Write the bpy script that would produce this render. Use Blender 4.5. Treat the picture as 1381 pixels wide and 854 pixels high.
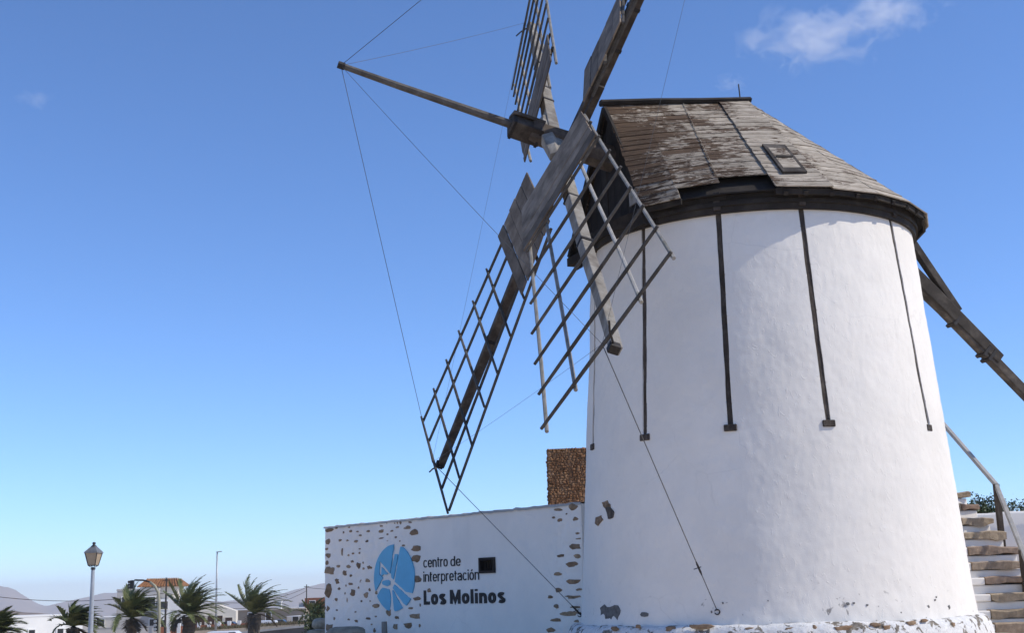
import bpy, bmesh, math, random
from math import sin, cos, tan, pi, radians, atan2, hypot, sqrt
from mathutils import Vector, Matrix, noise

for o in list(bpy.data.objects): bpy.data.objects.remove(o)
SC = bpy.context.scene
COL = SC.collection
V = Vector
random.seed(7)

# ------------------------------------------------------------------ camera
W, H = 1381.0, 854.0                    # photograph
FPX, PITCH, ROLL = 1730.0, 0.2100, -0.0293
CX, CY = 690.5, 427.0
_c, _s = cos(ROLL), sin(ROLL)
_R = V((1, 0, 0)); _F = V((0, cos(PITCH), sin(PITCH))); _U = V((0, -sin(PITCH), cos(PITCH)))
cam_r = _R*_c + _U*_s
cam_u = _U*_c - _R*_s
cd = bpy.data.cameras.new('camera')
cam = bpy.data.objects.new('camera', cd); COL.objects.link(cam)
m = Matrix.Identity(4)
for i in range(3):
    m[i][0] = cam_r[i]; m[i][1] = cam_u[i]; m[i][2] = -_F[i]
cam.matrix_world = m
cd.sensor_width = 36; cd.lens = FPX*36/W
cd.clip_start = 0.1; cd.clip_end = 60000
SC.camera = cam

# ------------------------------------------------------------------ light
SUN_EL, SUN_AZ = radians(44), radians(-12.5)        # azimuth counted from +x towards +y
wd = bpy.data.worlds.new('World'); SC.world = wd; wd.use_nodes = True
nt = wd.node_tree
bg = nt.nodes['Background']
sky = nt.nodes.new('ShaderNodeTexSky'); sky.sky_type = 'NISHITA'; sky.sun_disc = False
sky.sun_elevation = SUN_EL; sky.sun_rotation = pi/2 - SUN_AZ
sky.air_density = 0.78; sky.dust_density = 0.3; sky.ozone_density = 10.0; sky.altitude = 1000
nt.links.new(sky.outputs[0], bg.inputs[0]); bg.inputs[1].default_value = 0.15
sd = bpy.data.lights.new('sun', 'SUN'); sd.energy = 2.75; sd.angle = radians(0.55); sd.color = (1, .925, .80)
sun = bpy.data.objects.new('sun', sd); COL.objects.link(sun)
sdir = V((cos(SUN_EL)*cos(SUN_AZ), cos(SUN_EL)*sin(SUN_AZ), sin(SUN_EL)))
sun.rotation_euler = sdir.to_track_quat('Z', 'Y').to_euler()
sun.location = (30, -10, 40)
vs = SC.view_settings
vs.view_transform = 'Standard'; vs.look = 'None'; vs.exposure = 0.50; vs.gamma = 1; vs.use_curve_mapping = False
SC.cycles.volume_bounces = 5
SC.render.resolution_x = 1024; SC.render.resolution_y = 634

# ------------------------------------------------------------------ pixel -> direction
def ray(px, py):
    dx, dy = px-CX, py-CY
    X = _c*dx + _s*dy; Y = -_s*dx + _c*dy
    return (_F*FPX + _R*X - _U*Y).normalized()
def at(px, py, y):
    r = ray(px, py); return r*(y/r.y)
def onp(px, py, p0, n):
    r = ray(px, py); return r*((p0.dot(n))/(r.dot(n)))

# ------------------------------------------------------------------ mesh helpers
class MB:
    def __init__(s): s.v = []; s.f = []
    def add(s, vs, fs):
        k = len(s.v); s.v += [tuple(p) for p in vs]; s.f += [tuple(i+k for i in f) for f in fs]; return s
    def box(s, c, ax, ay, az):
        """centre and three half axes"""
        c = V(c); ax = V(ax); ay = V(ay); az = V(az)
        vs = [c+ax*i+ay*j+az*k for k in (-1, 1) for j in (-1, 1) for i in (-1, 1)]
        fs = [(0, 2, 3, 1), (4, 5, 7, 6), (0, 1, 5, 4), (2, 6, 7, 3), (0, 4, 6, 2), (1, 3, 7, 5)]
        if ax.cross(ay).dot(az) < 0: fs = [f[::-1] for f in fs]
        return s.add(vs, fs)
    def hexa(s, b, t):
        """bottom quad, top quad (each ccw seen from above/outside)"""
        return s.add(list(b)+list(t), [(3, 2, 1, 0), (4, 5, 6, 7), (0, 1, 5, 4), (1, 2, 6, 5), (2, 3, 7, 6), (3, 0, 4, 7)])
    def tube(s, pts, rad, n=8, ref=None, flat=1.0, cap=True, rot=0):
        pts = [V(p) for p in pts]; N = len(pts)
        if not hasattr(rad, '__len__'): rad = [rad]*N
        vs = []
        d0 = (pts[-1]-pts[0]).normalized()
        up = V(ref) if ref is not None else (V((0, 0, 1)) if abs(d0.z) < .9 else V((1, 0, 0)))
        for i, p in enumerate(pts):
            d = (pts[min(i+1, N-1)]-pts[max(i-1, 0)]).normalized()
            x = up.cross(d).normalized(); y = d.cross(x)
            for k in range(n):
                a = 2*pi*k/n+rot; vs.append(p + x*cos(a)*rad[i]*flat + y*sin(a)*rad[i])
        fs = [(i*n+k, i*n+(k+1) % n, (i+1)*n+(k+1) % n, (i+1)*n+k) for i in range(N-1) for k in range(n)]
        if cap: fs += [tuple(range(n))[::-1], tuple(range((N-1)*n, N*n))]
        return s.add(vs, fs)
    def prism(s, poly, n, t):
        """polygon (3d points, ccw from the side n points to) extruded by t along n"""
        k = len(poly); poly = [V(p) for p in poly]; n = V(n)
        return s.add(poly+[p+n*t for p in poly], [tuple(range(k))[::-1], tuple(range(k, 2*k))]+[(i, (i+1) % k, (i+1) % k+k, i+k) for i in range(k)])
    def mesh(s, name, smooth=False):
        me = bpy.data.meshes.new(name); me.from_pydata(s.v, [], s.f); me.update()
        if smooth: me.shade_smooth()
        return me
    def obj(s, name, mat, parent=None, smooth=False, bevel=0):
        return link(name, s.mesh(name, smooth), mat, parent, bevel)
def link(name, me, mat, parent=None, bevel=0):
    o = bpy.data.objects.new(name, me); COL.objects.link(o)
    if mat is not None and not me.materials: me.materials.append(mat)
    if parent is not None: o.parent = parent; o.matrix_parent_inverse = pinv(parent)
    if bevel:
        b = o.modifiers.new('bevel', 'BEVEL'); b.width = bevel; b.segments = 2; b.limit_method = 'ANGLE'
    return o
def wmat(o):
    return Matrix.Translation(o.location) @ o.rotation_euler.to_matrix().to_4x4() if o.parent is None else wmat(o.parent) @ o.matrix_parent_inverse @ Matrix.Translation(o.location)
def pinv(p): return wmat(p).inverted()
def thing(name, label, cat, loc=(0, 0, 0), group=None):
    o = bpy.data.objects.new(name, None); COL.objects.link(o); o.location = loc; o.empty_display_size = .3
    return tag(o, label, cat, group)
def tag(o, label, cat, group=None):
    o['label'] = label; o['category'] = cat
    if group: o['group'] = group
    return o
def struct(o): o['kind'] = 'structure'; return o
def nz(p, sc=1.0, seed=0): return noise.noise(V(p)*sc+V((seed*7.3, seed*3.1, seed*1.7)))
def fbm(p, sc=1.0, oc=4): return noise.fractal(V(p)*sc, 1.0, 2.0, oc)

# ------------------------------------------------------------------ materials
def srgb(r, g, b):
    f = lambda c: (c/255/12.92) if c/255 <= .04045 else ((c/255+.055)/1.055)**2.4
    return (f(r), f(g), f(b), 1)
class MT:
    def __init__(s, name, rough=.85, spec=.3):
        s.m = bpy.data.materials.new(name); s.m.use_nodes = True; s.t = s.m.node_tree
        s.b = s.t.nodes['Principled BSDF']; s.b.inputs['Roughness'].default_value = rough
        s.b.inputs['Specular IOR Level'].default_value = spec
        s._co = None
    def n(s, ty, **kw):
        x = s.t.nodes.new(ty)
        for k, v in kw.items():
            if k.startswith('i_'):
                key = k[2:]; key = int(key) if key.isdigit() else key.replace('_', ' ')
                x.inputs[key].default_value = v
            else: setattr(x, k, v)
        return x
    def l(s, a, b): s.t.links.new(a, b)
    def coord(s, scale=(1, 1, 1), rot=(0, 0, 0), kind='Object'):
        tc = s.n('ShaderNodeTexCoord'); mp = s.n('ShaderNodeMapping'); mp.inputs['Scale'].default_value = scale; mp.inputs['Rotation'].default_value = rot
        s.l(tc.outputs[kind], mp.inputs[0]); return mp.outputs[0]
    def noise(s, scale, detail=5, rough=.6, co=None, dist=0):
        x = s.n('ShaderNodeTexNoise'); x.inputs['Scale'].default_value = scale; x.inputs['Detail'].default_value = detail; x.inputs['Roughness'].default_value = rough; x.inputs['Distortion'].default_value = dist
        if co is not None: s.l(co, x.inputs['Vector'])
        return x.outputs['Fac']
    def ramp(s, fac, stops, interp='LINEAR'):
        r = s.n('ShaderNodeValToRGB'); e = r.color_ramp; e.interpolation = interp
        while len(e.elements) > 1: e.elements.remove(e.elements[-1])
        for i, (p, c) in enumerate(stops):
            el = e.elements[0] if i == 0 else e.elements.new(p)
            el.position = p; el.color = c if len(c) == 4 else (*c, 1)
        s.l(fac, r.inputs[0]); return r.outputs[0]
    def mix(s, fac, a, b, mode='MIX'):
        x = s.n('ShaderNodeMix', data_type='RGBA', blend_type=mode)
        for sock, val in ((x.inputs[0], fac), (x.inputs[6], a), (x.inputs[7], b)):
            if hasattr(val, 'links') or hasattr(val, 'is_linked'): s.l(val, sock)
            elif isinstance(val, (int, float)): sock.default_value = val
            else: sock.default_value = val if len(val) == 4 else (*val, 1)
        return x.outputs[2]
    def math(s, op, a, b=None):
        x = s.n('ShaderNodeMath', operation=op)
        for sock, val in zip(x.inputs, (a, b)):
            if val is None: continue
            if hasattr(val, 'is_linked'): s.l(val, sock)
            else: sock.default_value = val
        return x.outputs[0]
    def rnd(s): return s.n('ShaderNodeObjectInfo').outputs['Random']
    def col(s, c):
        if hasattr(c, 'is_linked'): s.l(c, s.b.inputs['Base Color'])
        else: s.b.inputs['Base Color'].default_value = c if len(c) == 4 else (*c, 1)
        return s
    def bump(s, h, strength=.3, dist=.02):
        b = s.n('ShaderNodeBump'); b.inputs['Strength'].default_value = strength; b.inputs['Distance'].default_value = dist
        s.l(h, b.inputs['Height']); s.l(b.outputs[0], s.b.inputs['Normal']); return s
def wood(name, a, b, c, grain=(3, 3, 40), rv=.35, rough=.85, bumps=.35):
    """weathered wood: three tones along the grain, each piece with its own tint"""
    t = MT(name, rough)
    co = t.coord(grain)
    tc = t.n('ShaderNodeVectorMath', operation='ADD'); t.l(co, tc.inputs[0])
    r = t.rnd(); cb = t.n('ShaderNodeCombineXYZ'); mm = t.math('MULTIPLY', r, 57.0); t.l(mm, cb.inputs[0]); t.l(mm, cb.inputs[1]); t.l(cb.outputs[0], tc.inputs[1])
    g = t.noise(1.0, 8, .65, tc.outputs[0], .4); q = t.noise(3.1, 4, .6, t.coord())
    f = t.mix(.45, g, q)
    cc = t.ramp(f, [(.3, a), (.5, b), (.68, c)])
    k = t.ramp(r, [(0, (1-rv,)*3), (1, (1+rv*.6,)*3)])
    t.col(t.mix(1, cc, k, 'MULTIPLY')); t.bump(g, bumps, .012); return t.m
def plain(name, c, rough=.8, spec=.3, var=.12, scale=6, metal=0, bump=.15):
    t = MT(name, rough, spec); f = t.noise(scale, 6, .65, t.coord())
    lo = tuple(x*(1-var*2) for x in c[:3]); hi = tuple(min(1, x*(1+var)) for x in c[:3])
    cc = t.ramp(f, [(.3, lo), (.7, hi)])
    k = t.ramp(t.rnd(), [(0, (1-var,)*3), (1, (1,)*3)])
    t.col(t.mix(1, cc, k, 'MULTIPLY')); t.b.inputs['Metallic'].default_value = metal
    if bump: t.bump(f, bump, .02)
    return t.m
def plaster(name, base=.80, tint=(1, .99, .975), dirt=.25, low=None, streak=.12):
    t = MT(name, .9, .15); co = t.coord()
    big = t.noise(.55, 5, .6, co); mid = t.noise(3.2, 8, .7, co, .3); fine = t.noise(38, 6, .7, co)
    vert = t.noise(1.0, 6, .6, t.coord((2.2, 2.2, .22)))
    B = tuple(base*x for x in tint); D = (base*.80, base*.79, base*.77)
    cc = t.ramp(big, [(.35, tuple(x*.91 for x in B)), (.65, B)])
    cc = t.mix(t.math('MULTIPLY', t.ramp(mid, [(.52, (0,)*3), (.78, (1,)*3)]), dirt), cc, D)
    cc = t.mix(t.math('MULTIPLY', t.ramp(vert, [(.55, (0,)*3), (.8, (1,)*3)]), streak), cc, (.62, .60, .57))
    pt = t.noise(1.7, 9, .62, co, .4)
    cc = t.mix(t.math('MULTIPLY', t.ramp(pt, [(.485, (0,)*3), (.515, (1,)*3)]), .10), cc, tuple(x*.80 for x in B))
    vo = t.n('ShaderNodeTexVoronoi', feature='DISTANCE_TO_EDGE'); vo.inputs['Scale'].default_value = .9
    dn = t.n('ShaderNodeMix', data_type='VECTOR'); dn.inputs[0].default_value = .16; nv = t.n('ShaderNodeTexNoise'); nv.inputs['Scale'].default_value = 2.6; nv.inputs['Detail'].default_value = 7; t.l(co, nv.inputs['Vector']); t.l(co, dn.inputs[4]); t.l(nv.outputs['Color'], dn.inputs[5]); t.l(dn.outputs[1], vo.inputs['Vector'])
    ck = t.math('MULTIPLY', t.ramp(vo.outputs['Distance'], [(.0, (1,)*3), (.006, (0,)*3)]), t.ramp(big, [(.52, (0,)*3), (.64, (.22,)*3)]))
    cc = t.mix(ck, cc, (.40, .38, .35))
    if low is not None:                                    # splash dirt and flaked paint just above the plinth
        sx = t.n('ShaderNodeSeparateXYZ'); t.l(t.coord(), sx.inputs[0])
        mr = t.n('ShaderNodeMapRange'); mr.inputs[1].default_value = low[0]; mr.inputs[2].default_value = low[1]; mr.inputs[3].default_value = 1; mr.inputs[4].default_value = 0; t.l(sx.outputs[2], mr.inputs[0])
        fl = t.noise(7.5, 9, .62, co, .5)
        k = t.math('MULTIPLY', mr.outputs[0], t.ramp(fl, [(.645, (0,)*3), (.675, (1,)*3)]))
        cc = t.mix(k, cc, (.20, .185, .17))
    t.col(cc)
    ding = t.noise(13, 3, .5, t.coord((1, 1, .55)), 1.2); h = t.mix(.5, t.mix(.5, fine, mid), t.ramp(ding, [(.62, (.35,)*3), (.72, (1,)*3)])); t.bump(h, .34, .02); return t.m
def stone(name, cols, scale=9, bump=.6):
    t = MT(name, .95, .15); co = t.coord()
    f = t.noise(scale, 8, .7, co); r = t.rnd()
    cc = t.ramp(r, [(i/(len(cols)-1), c) for i, c in enumerate(cols)])
    sh = t.ramp(f, [(.25, (.45,)*3), (.7, (1.2,)*3)])
    t.col(t.mix(1, cc, sh, 'MULTIPLY')); t.bump(f, bump, .03); return t.m

M = {}
M['plaster'] = plaster('plaster_white', .80, (1, .95, .87), dirt=.22, low=(-.52, .12))
M['plaster_old'] = plaster('plaster_old', .90, (1, .93, .84), dirt=.5, streak=.3)
M['plaster_step'] = plaster('plaster_step', .83, (1, .95, .875), dirt=.5)
M['sailwood'] = wood('sail_wood', (.06, .045, .033), (.19, .15, .112), (.31, .255, .20), (2.5, 2.5, 2.5), rv=.45)
M['barwood'] = wood('bar_wood', (.035, .032, .029), (.075, .068, .060), (.13, .118, .105), (6, 6, 6), rv=.3)
M['railwood'] = wood('rail_wood', (.16, .15, .105), (.30, .285, .26), (.42, .40, .37), (6, 6, 6))
M['polewood'] = wood('pole_wood', (.09, .07, .055), (.24, .22, .19), (.37, .35, .32), (5, 5, 2.2), rv=.1, bumps=.7)
M['hubwood'] = wood('hub_wood', (.022, .017, .014), (.07, .054, .042), (.15, .125, .10), (5, 5, 5))
M['boomwood'] = wood('boom_wood', (.04, .034, .028), (.11, .098, .085), (.19, .175, .155), (5, 5, 5))
M['dark'] = wood('dark_timber', (.010, .008, .007), (.022, .018, .015), (.045, .037, .03), (4, 4, 4))
M['darkpost'] = wood('slot_timber', (.02, .015, .012), (.06, .047, .038), (.13, .11, .09), (18, 18, 5), bumps=1)
M['tail'] = wood('tail_timber', (.022, .018, .015), (.06, .05, .042), (.14, .12, .10), (5, 5, 5), bumps=.8)
M['iron'] = plain('old_iron', (.035, .03, .028), .6, .4, .3, 20, .3)
M['wire'] = plain('steel_wire', (.10, .10, .10), .5, .4, .1, 5, .4, 0)
M['stone'] = stone('wall_stone', [(.19, .13, .083), (.35, .225, .135), (.28, .195, .13), (.42, .295, .185), (.23, .16, .11)])
M['ruin'] = stone('ruin_stone', [(.24, .135, .075), (.34, .20, .11)], 14)
M['stepstone'] = stone('step_stone', [(.32, .25, .175), (.40, .32, .23), (.28, .19, .145), (.36, .30, .225)], 11)
M['rock'] = stone('pale_rock', [(.42, .36, .27), (.34, .29, .22), (.48, .42, .33)], 6)
M['black'] = plain('black_lettering', (.008, .008, .009), .55, .3, .1, 8, 0, 0)
M['blue'] = plain('blue_panel', (.14, .45, .66), .6, .3, .05, 3, 0, .05)
M['window'] = wood('window_wood', (.012, .009, .007), (.03, .022, .018), (.06, .045, .035), (8, 8, 8))
M['bare'] = plain('bare_render', (.17, .165, .155), .95, .1, .25, 14, 0, .5)
M['rust'] = plain('rust_stain', (.30, .21, .14), .95, .1, .35, 12, 0, .6)
M['galv'] = plain('galvanised_steel', (.38, .40, .42), .45, .5, .1, 6, .3, 0)
M['railgrey'] = plain('handrail_grey', (.36, .35, .33), .6, .4, .12, 9, 0, .1)

# roof boards: flaking brown paint over grey weathered wood
def roofmat():
    t = MT('roof_boards', .85, .2)
    co = t.coord(); al = t.coord((3.2, 3.2, 17)); al2 = t.coord((5, 5, 42))
    r = t.rnd()
    grain = t.noise(1.0, 9, .7, al2, .3)
    patch = t.noise(1.35, 4, .6, co, .6); flake = t.noise(2.0, 10, .72, al, .8)
    sx = t.n('ShaderNodeSeparateXYZ'); t.l(co, sx.inputs[0])
    mr = t.n('ShaderNodeMapRange'); mr.inputs[1].default_value = 1.4; mr.inputs[2].default_value = 5.2; mr.inputs[3].default_value = .115; mr.inputs[4].default_value = -.13; t.l(sx.outputs[0], mr.inputs[0])
    f = t.math('ADD', t.math('ADD', t.math('MULTIPLY', patch, .55), t.math('MULTIPLY', flake, .75)), mr.outputs[0])
    f = t.math('ADD', f, t.math('MULTIPLY', t.math('SUBTRACT', r, .5), .10))
    k = t.ramp(f, [(.615, (0,)*3), (.655, (1,)*3)])
    grey = t.ramp(grain, [(.28, (.17, .135, .10)), (.5, (.39, .335, .265)), (.7, (.56, .50, .415))])
    brown = t.ramp(grain, [(.3, (.04, .026, .017)), (.6, (.115, .075, .048)), (.8, (.18, .125, .085))])
    c = t.mix(k, grey, brown)
    c = t.mix(1, c, t.ramp(r, [(0, (.78,)*3), (1, (1.1,)*3)]), 'MULTIPLY')
    t.col(c); t.bump(t.mix(.35, grain, k), .5, .012); return t.m
M['roof'] = roofmat()

# ------------------------------------------------------------------ the lie of the land
TX, TY = 4.0173, 20.9581                # tower axis
TZ0, TZ1 = -0.564, 5.430                # top of plinth, top of wall
R0, R1 = 3.05, 2.643
T = V((TX, TY, 0))
def lerp(a, b, t): return a+(b-a)*t
def smooth(t): t = max(0, min(1, t)); return t*t*(3-2*t)
def table(x, tb):
    if x <= tb[0][0]: return tb[0][1]
    for (a, b), (c, d) in zip(tb, tb[1:]):
        if x <= c: return lerp(b, d, (x-a)/(c-a))
    return tb[-1][1]
PROFILE = [(-60, -1.65), (34, -1.65), (75, -2.7), (120, -3.8), (190, -4.55), (270, -5.6), (420, -10), (1500, -36), (4500, -105), (30000, -130)]
def gz(x, y):
    d = hypot(x, max(y, 0)) if y > 0 else 0
    z = table(d, PROFILE)
    k = hypot((x-2.0)/1.15, y-23.5)
    z = lerp(-1.0, z, smooth((k-8.0)/9.0))
    if d < 600: z += .06*fbm((x, y, 0), .25, 3)
    return z
mb = MB(); nA = 240
radii = [.5]
while radii[-1] < 26000: radii.append(radii[-1]*1.07+.25)
vs_ = [(0, 0, gz(0, 0))]
for r in radii:
    for k in range(nA):
        a = 2*pi*k/nA; x, y = r*cos(a), r*sin(a); vs_.append((x, y, gz(x, y)))
fs_ = [(0, 1+k, 1+(k+1) % nA) for k in range(nA)]
for i in range(len(radii)-1):
    for k in range(nA):
        a, b = 1+i*nA+k, 1+i*nA+(k+1) % nA; fs_.append((a, a+nA, b+nA, b))
mb.add(vs_, fs_)
t = MT('dry_ground', .95, .1); co = t.coord()
f1 = t.noise(.09, 6, .6, co); f2 = t.noise(2.3, 8, .7, co)
cc = t.ramp(f1, [(.3, (.44, .355, .25)), (.55, (.56, .46, .34)), (.75, (.38, .31, .21))])
t.col(t.mix(.5, cc, t.ramp(f2, [(.3, (.38, .30, .21)), (.7, (.62, .51, .38))]))); t.bump(f2, .5, .06)
M['ground'] = t.m
struct(mb.obj('ground', M['ground'], smooth=True))

bounce_yard = MB(); vs_ = [(1.5, 19, gz(1.5, 19)+.03)]; RY = [2, 4, 6, 8, 10, 12, 14, 16, 18, 20, 22]  # added sheet, out of view: pale warm ground bouncing sunlight onto the shaded plaster
for r in RY:
    for k in range(96):
        a = 2*pi*k/96; x, y = 1.5+r*cos(a)*1.1, 19+r*sin(a); vs_.append((x, y, gz(x, y)+.03))
fs_ = [(0, 1+k, 1+(k+1) % 96) for k in range(96)]+[(1+i*96+k, 1+(i+1)*96+k, 1+(i+1)*96+(k+1) % 96, 1+i*96+(k+1) % 96) for i in range(len(RY)-1) for k in range(96)]
bounce_yard.add(vs_, fs_); M['bounce_yard'] = plain('bounce_gravel', (.70, .57, .43), .95, .1, .06, 5, 0, .3)
struct(bounce_yard.obj('added_bounce_yard', M['bounce_yard'], smooth=True))

# hills and mountains: ridges of real height behind the town
def ridge(name, prof, dist, depth, mat, rough, seed):
    """prof: skyline in photo pixels; a ridge of terrain standing at that distance"""
    mb = MB(); N = 220; J = 14; vs = []
    x0, x1 = prof[0][0], prof[-1][0]
    for i in range(N+1):
        px = lerp(x0, x1, i/N); py = table(px, prof)
        p = at(px, py, dist); base = gz(p.x, p.y)-4
        for j in range(J+1):
            tt = j/J                                   # 0 front foot .. .5 crest .. 1 back foot
            w = 1-abs(tt-.5)*2; yy = (tt-.5)*depth
            prf = w**1.25
            nn = 1+rough*(fbm((p.x/dist*9+seed, yy/dist*9, seed), 1.6, 5))*(1 if j not in (J//2,) else .35)
            q = V((p.x*(1+yy/dist), p.y+yy, base+max(0, (p.z-base)*prf*nn)))
            vs.append(q)
    fs = [(i*(J+1)+j, (i+1)*(J+1)+j, (i+1)*(J+1)+j+1, i*(J+1)+j+1) for i in range(N) for j in range(J)]
    mb.add(vs, fs); return struct(mb.obj(name, mat, smooth=True))
M['hill'] = plain('hill_earth', (.23, .165, .125), .95, .1, .2, .004, 0, 0)
M['hill2'] = plain('near_hill_earth', (.24, .17, .12), .95, .1, .2, .02, 0, 0)
ridge('mountains', [(-300, 812), (-160, 800), (-60, 797), (-25, 792), (0, 792), (12, 795), (22, 799), (35, 807), (50, 816), (62, 820), (80, 816), (110, 809), (140, 802), (170, 802), (200, 805), (260, 808), (300, 812), (340, 808), (375, 800), (400, 793), (430, 788), (470, 785), (560, 787), (700, 795), (900, 792)], 6500, 2600, M['hill'], .35, 3)
ridge('hills', [(-200, 828), (-60, 824), (0, 823.5), (40, 825), (75, 828), (110, 834), (150, 840), (240, 845), (340, 845), (420, 845), (520, 845)], 1500, 500, M['hill2'], .3, 8)

# ------------------------------------------------------------------ windmill tower
def rad(z): return R0+(R1-R0)*(z-TZ0)/(TZ1-TZ0)
def on_tower(px, py):
    """where a pixel's ray meets the tower's cone: (angle about the axis, height)"""
    r = ray(px, py); lo = 14.0
    tt = 14.0
    for _ in range(2000):
        p = r*tt
        if hypot(p.x-TX, p.y-TY) < rad(p.z): break
        tt += .01
    return atan2(p.y-TY, p.x-TX), p.z
def tp(a, z, off=0): r = rad(z)+off; return V((TX+r*cos(a), TY+r*sin(a), z))
SLOTS = []
for (tx_, ty_), (bx_, by_), wpx in (((804, 352), (800, 600), 5), ((868, 310), (870, 587), 9), ((969, 294), (985, 574), 8.5), ((1080, 284), (1117, 568), 9), ((1201, 300), (1252, 574), 5.5)):
    a1, _z = on_tower(tx_, ty_); a0, z0 = on_tower(bx_, by_); SLOTS.append((a0, a1, z0))
# more slots round the back, out of the photograph's sight
for k in range(6):
    a = radians(10+k*32); SLOTS.append((a, a, 2.15))
SLW = .040
def slot_at(a, z):
    for a0, a1, z0 in SLOTS:
        if z < z0: continue
        ac = lerp(a0, a1, (z-z0)/(TZ1-z0)); d = (a-ac+pi) % (2*pi)-pi
        if abs(d)*rad(z) < SLW+.010*nz((a0*9, 0, z), 3.5): return True
    return False
tower = thing('windmill_tower', 'tall round white plastered windmill tower with dark vertical timber slots', 'windmill', (TX, TY, -1.0))
mb = MB(); NA, NZ = 900, 190; vs_ = []
for j in range(NZ+1):
    z = lerp(TZ0-.01, TZ1+.02, j/NZ)
    ang = [2*pi*k/NA for k in range(NA)]; deep = [False]*NA
    for a0, a1, z0 in SLOTS:
        if z < z0: continue
        ac = lerp(a0, a1, (z-z0)/(TZ1-z0)) % (2*pi); hw_ = SLW/rad(z)
        el, er = ac-hw_*(1+.22*nz((a0*9, 0, z), 2.5)), ac+hw_*(1+.22*nz((a0*9, 5, z), 2.5))
        kl, kr = int(round(el/(2*pi)*NA)), int(round(er/(2*pi)*NA))
        ang[kl % NA] = el; ang[kr % NA] = er
        for k in range(kl+1, kr): deep[k % NA] = True
        ang[(kl+1) % NA] = el+.0012; ang[(kr-1) % NA] = er-.0012
    for k in range(NA):
        a = ang[k]; p = V((cos(a)*3, sin(a)*3, z))
        d = .014*fbm(p, .9, 3)+.0036*fbm(p, 3.2, 4)+.0030*fbm(p, 11, 4)
        d += .02*max(0, 1-(z-TZ0)/.5)**2*(1+fbm(p, 2.5, 3))
        if deep[k]: d = -.055
        vs_.append(tp(a, z, d))
mb.add(vs_, [(j*NA+k, j*NA+(k+1) % NA, (j+1)*NA+(k+1) % NA, (j+1)*NA+k) for j in range(NZ) for k in range(NA)])
wall = mb.obj('wall', M['plaster'], tower, smooth=True)
for o in (wall,):
    try: o.data.set_sharp_from_angle(angle=radians(50))
    except Exception: pass
def local_box(mb, a, z0, z1, w, d0, d1, a1=None):
    """upright box on the tower between radius offsets d0..d1"""
    a1 = a if a1 is None else a1
    n = 8
    for i in range(1):
        q = []
        for (aa, zz) in ((a, z0), (a1, z1)):
            t_ = V((-sin(aa), cos(aa), 0))
            for off, s_ in ((d1, -1), (d1, 1), (d0, 1), (d0, -1)):
                q.append(tp(aa, zz, off)+t_*s_*w/2)
        mb.add(q, [(3, 2, 1, 0), (4, 5, 6, 7), (0, 1, 5, 4), (1, 2, 6, 5), (2, 3, 7, 6), (3, 0, 4, 7)])
for i, (a0, a1, z0) in enumerate(SLOTS):
    mb = MB(); n = 16
    for j in range(n):
        za, zb = lerp(z0-.01, TZ1+.01, j/n), lerp(z0-.01, TZ1+.01, (j+1)/n)
        aa, ab = lerp(a0, a1, j/n), lerp(a0, a1, (j+1)/n)
        jt = random.uniform(-.006, .006)
        local_box(mb, aa, za, zb-.0005, .098, -.12, -.016+jt*.4, ab)
    post = mb.obj('timber_post', M['darkpost'], tower)
    mb = MB(); wd_ = .185 if i in (1, 2, 3) else .15
    local_box(mb, a0, z0-.085, z0+.012, wd_, -.08, .022+random.uniform(0, .012))
    f_ = mb.obj('foot_block', M['darkpost'], post, bevel=.012)
    if i < 5:
        mb = MB(); local_box(mb, a1, TZ1+.02, TZ1+.30, .10, -.05, .098); mb.obj('post_head', M['darkpost'], post)
# plinth: a rough ring the tower stands on
mb = MB(); NA = 300; prof = [(-1.15, 3.30), (-.80, 3.27), (-.68, 3.25), (-.60, 3.205), (-.566, 3.15), (-.556, 3.0)]
vs_ = []
for z, r in prof:
    for k in range(NA):
        a = 2*pi*k/NA; p = V((cos(a)*3, sin(a)*3, z)); d = .045*fbm(p, 2.2, 4)+.016*fbm(p, 8, 3); zz = z+(.03*fbm(p+V((5, 0, 0)), 2.4, 4) if z > -.62 else 0)
        vs_.append((TX+(r+d)*cos(a), TY+(r+d)*sin(a), zz))
mb.add(vs_, [(j*NA+k, j*NA+(k+1) % NA, (j+1)*NA+(k+1) % NA, (j+1)*NA+k) for j in range(len(prof)-1) for k in range(NA)])
t = MT('plinth_flaking', .92, .15); co = t.coord(); f = t.noise(5.5, 9, .66, co, .6); q = t.noise(22, 6, .7, co)
k = t.ramp(f, [(.54, (0,)*3), (.57, (1,)*3)])
t.col(t.mix(k, t.ramp(q, [(.3, (.55, .54, .52)), (.7, (.80, .79, .77))]), t.ramp(q, [(.35, (.09, .08, .07)), (.65, (.30, .26, .21))]))); t.bump(t.mix(.5, f, q), .7, .03); M['plinth'] = t.m
plinth = mb.obj('plinth', M['plinth'], tower, smooth=True)

def pebble(mb, c, u, v, n, w, h, t, seed, k=10):
    """irregular face stone set in a wall: outline in the wall plane, bulging by t along n"""
    rg = random.Random(seed); vs = []
    rr = [rg.uniform(.62, 1.18) for _ in range(k)]
    for sc, dp in ((1.0, -.03), (.97, t*.45), (.72, t*.95)):
        for i in range(k):
            a = 2*pi*i/k+rg.uniform(-.06, .06)
            e = 1/max(abs(cos(a))**2.6+abs(sin(a))**2.6, 1e-6)**(1/2.6)
            vs.append(c+u*(w/2*cos(a)*e*rr[i]*sc)+v*(h/2*sin(a)*e*rr[i]*sc)+n*(dp+rg.uniform(-.003, .003)))
    vs.append(c+n*t)
    fs = [(j*k+i, j*k+(i+1) % k, (j+1)*k+(i+1) % k, (j+1)*k+i) for j in range(2) for i in range(k)]
    fs += [(2*k+i, 2*k+(i+1) % k, 3*k) for i in range(k)]
    if u.cross(v).dot(n) < 0: fs = [f[::-1] for f in fs]
    mb.add(vs, fs); return mb
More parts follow.
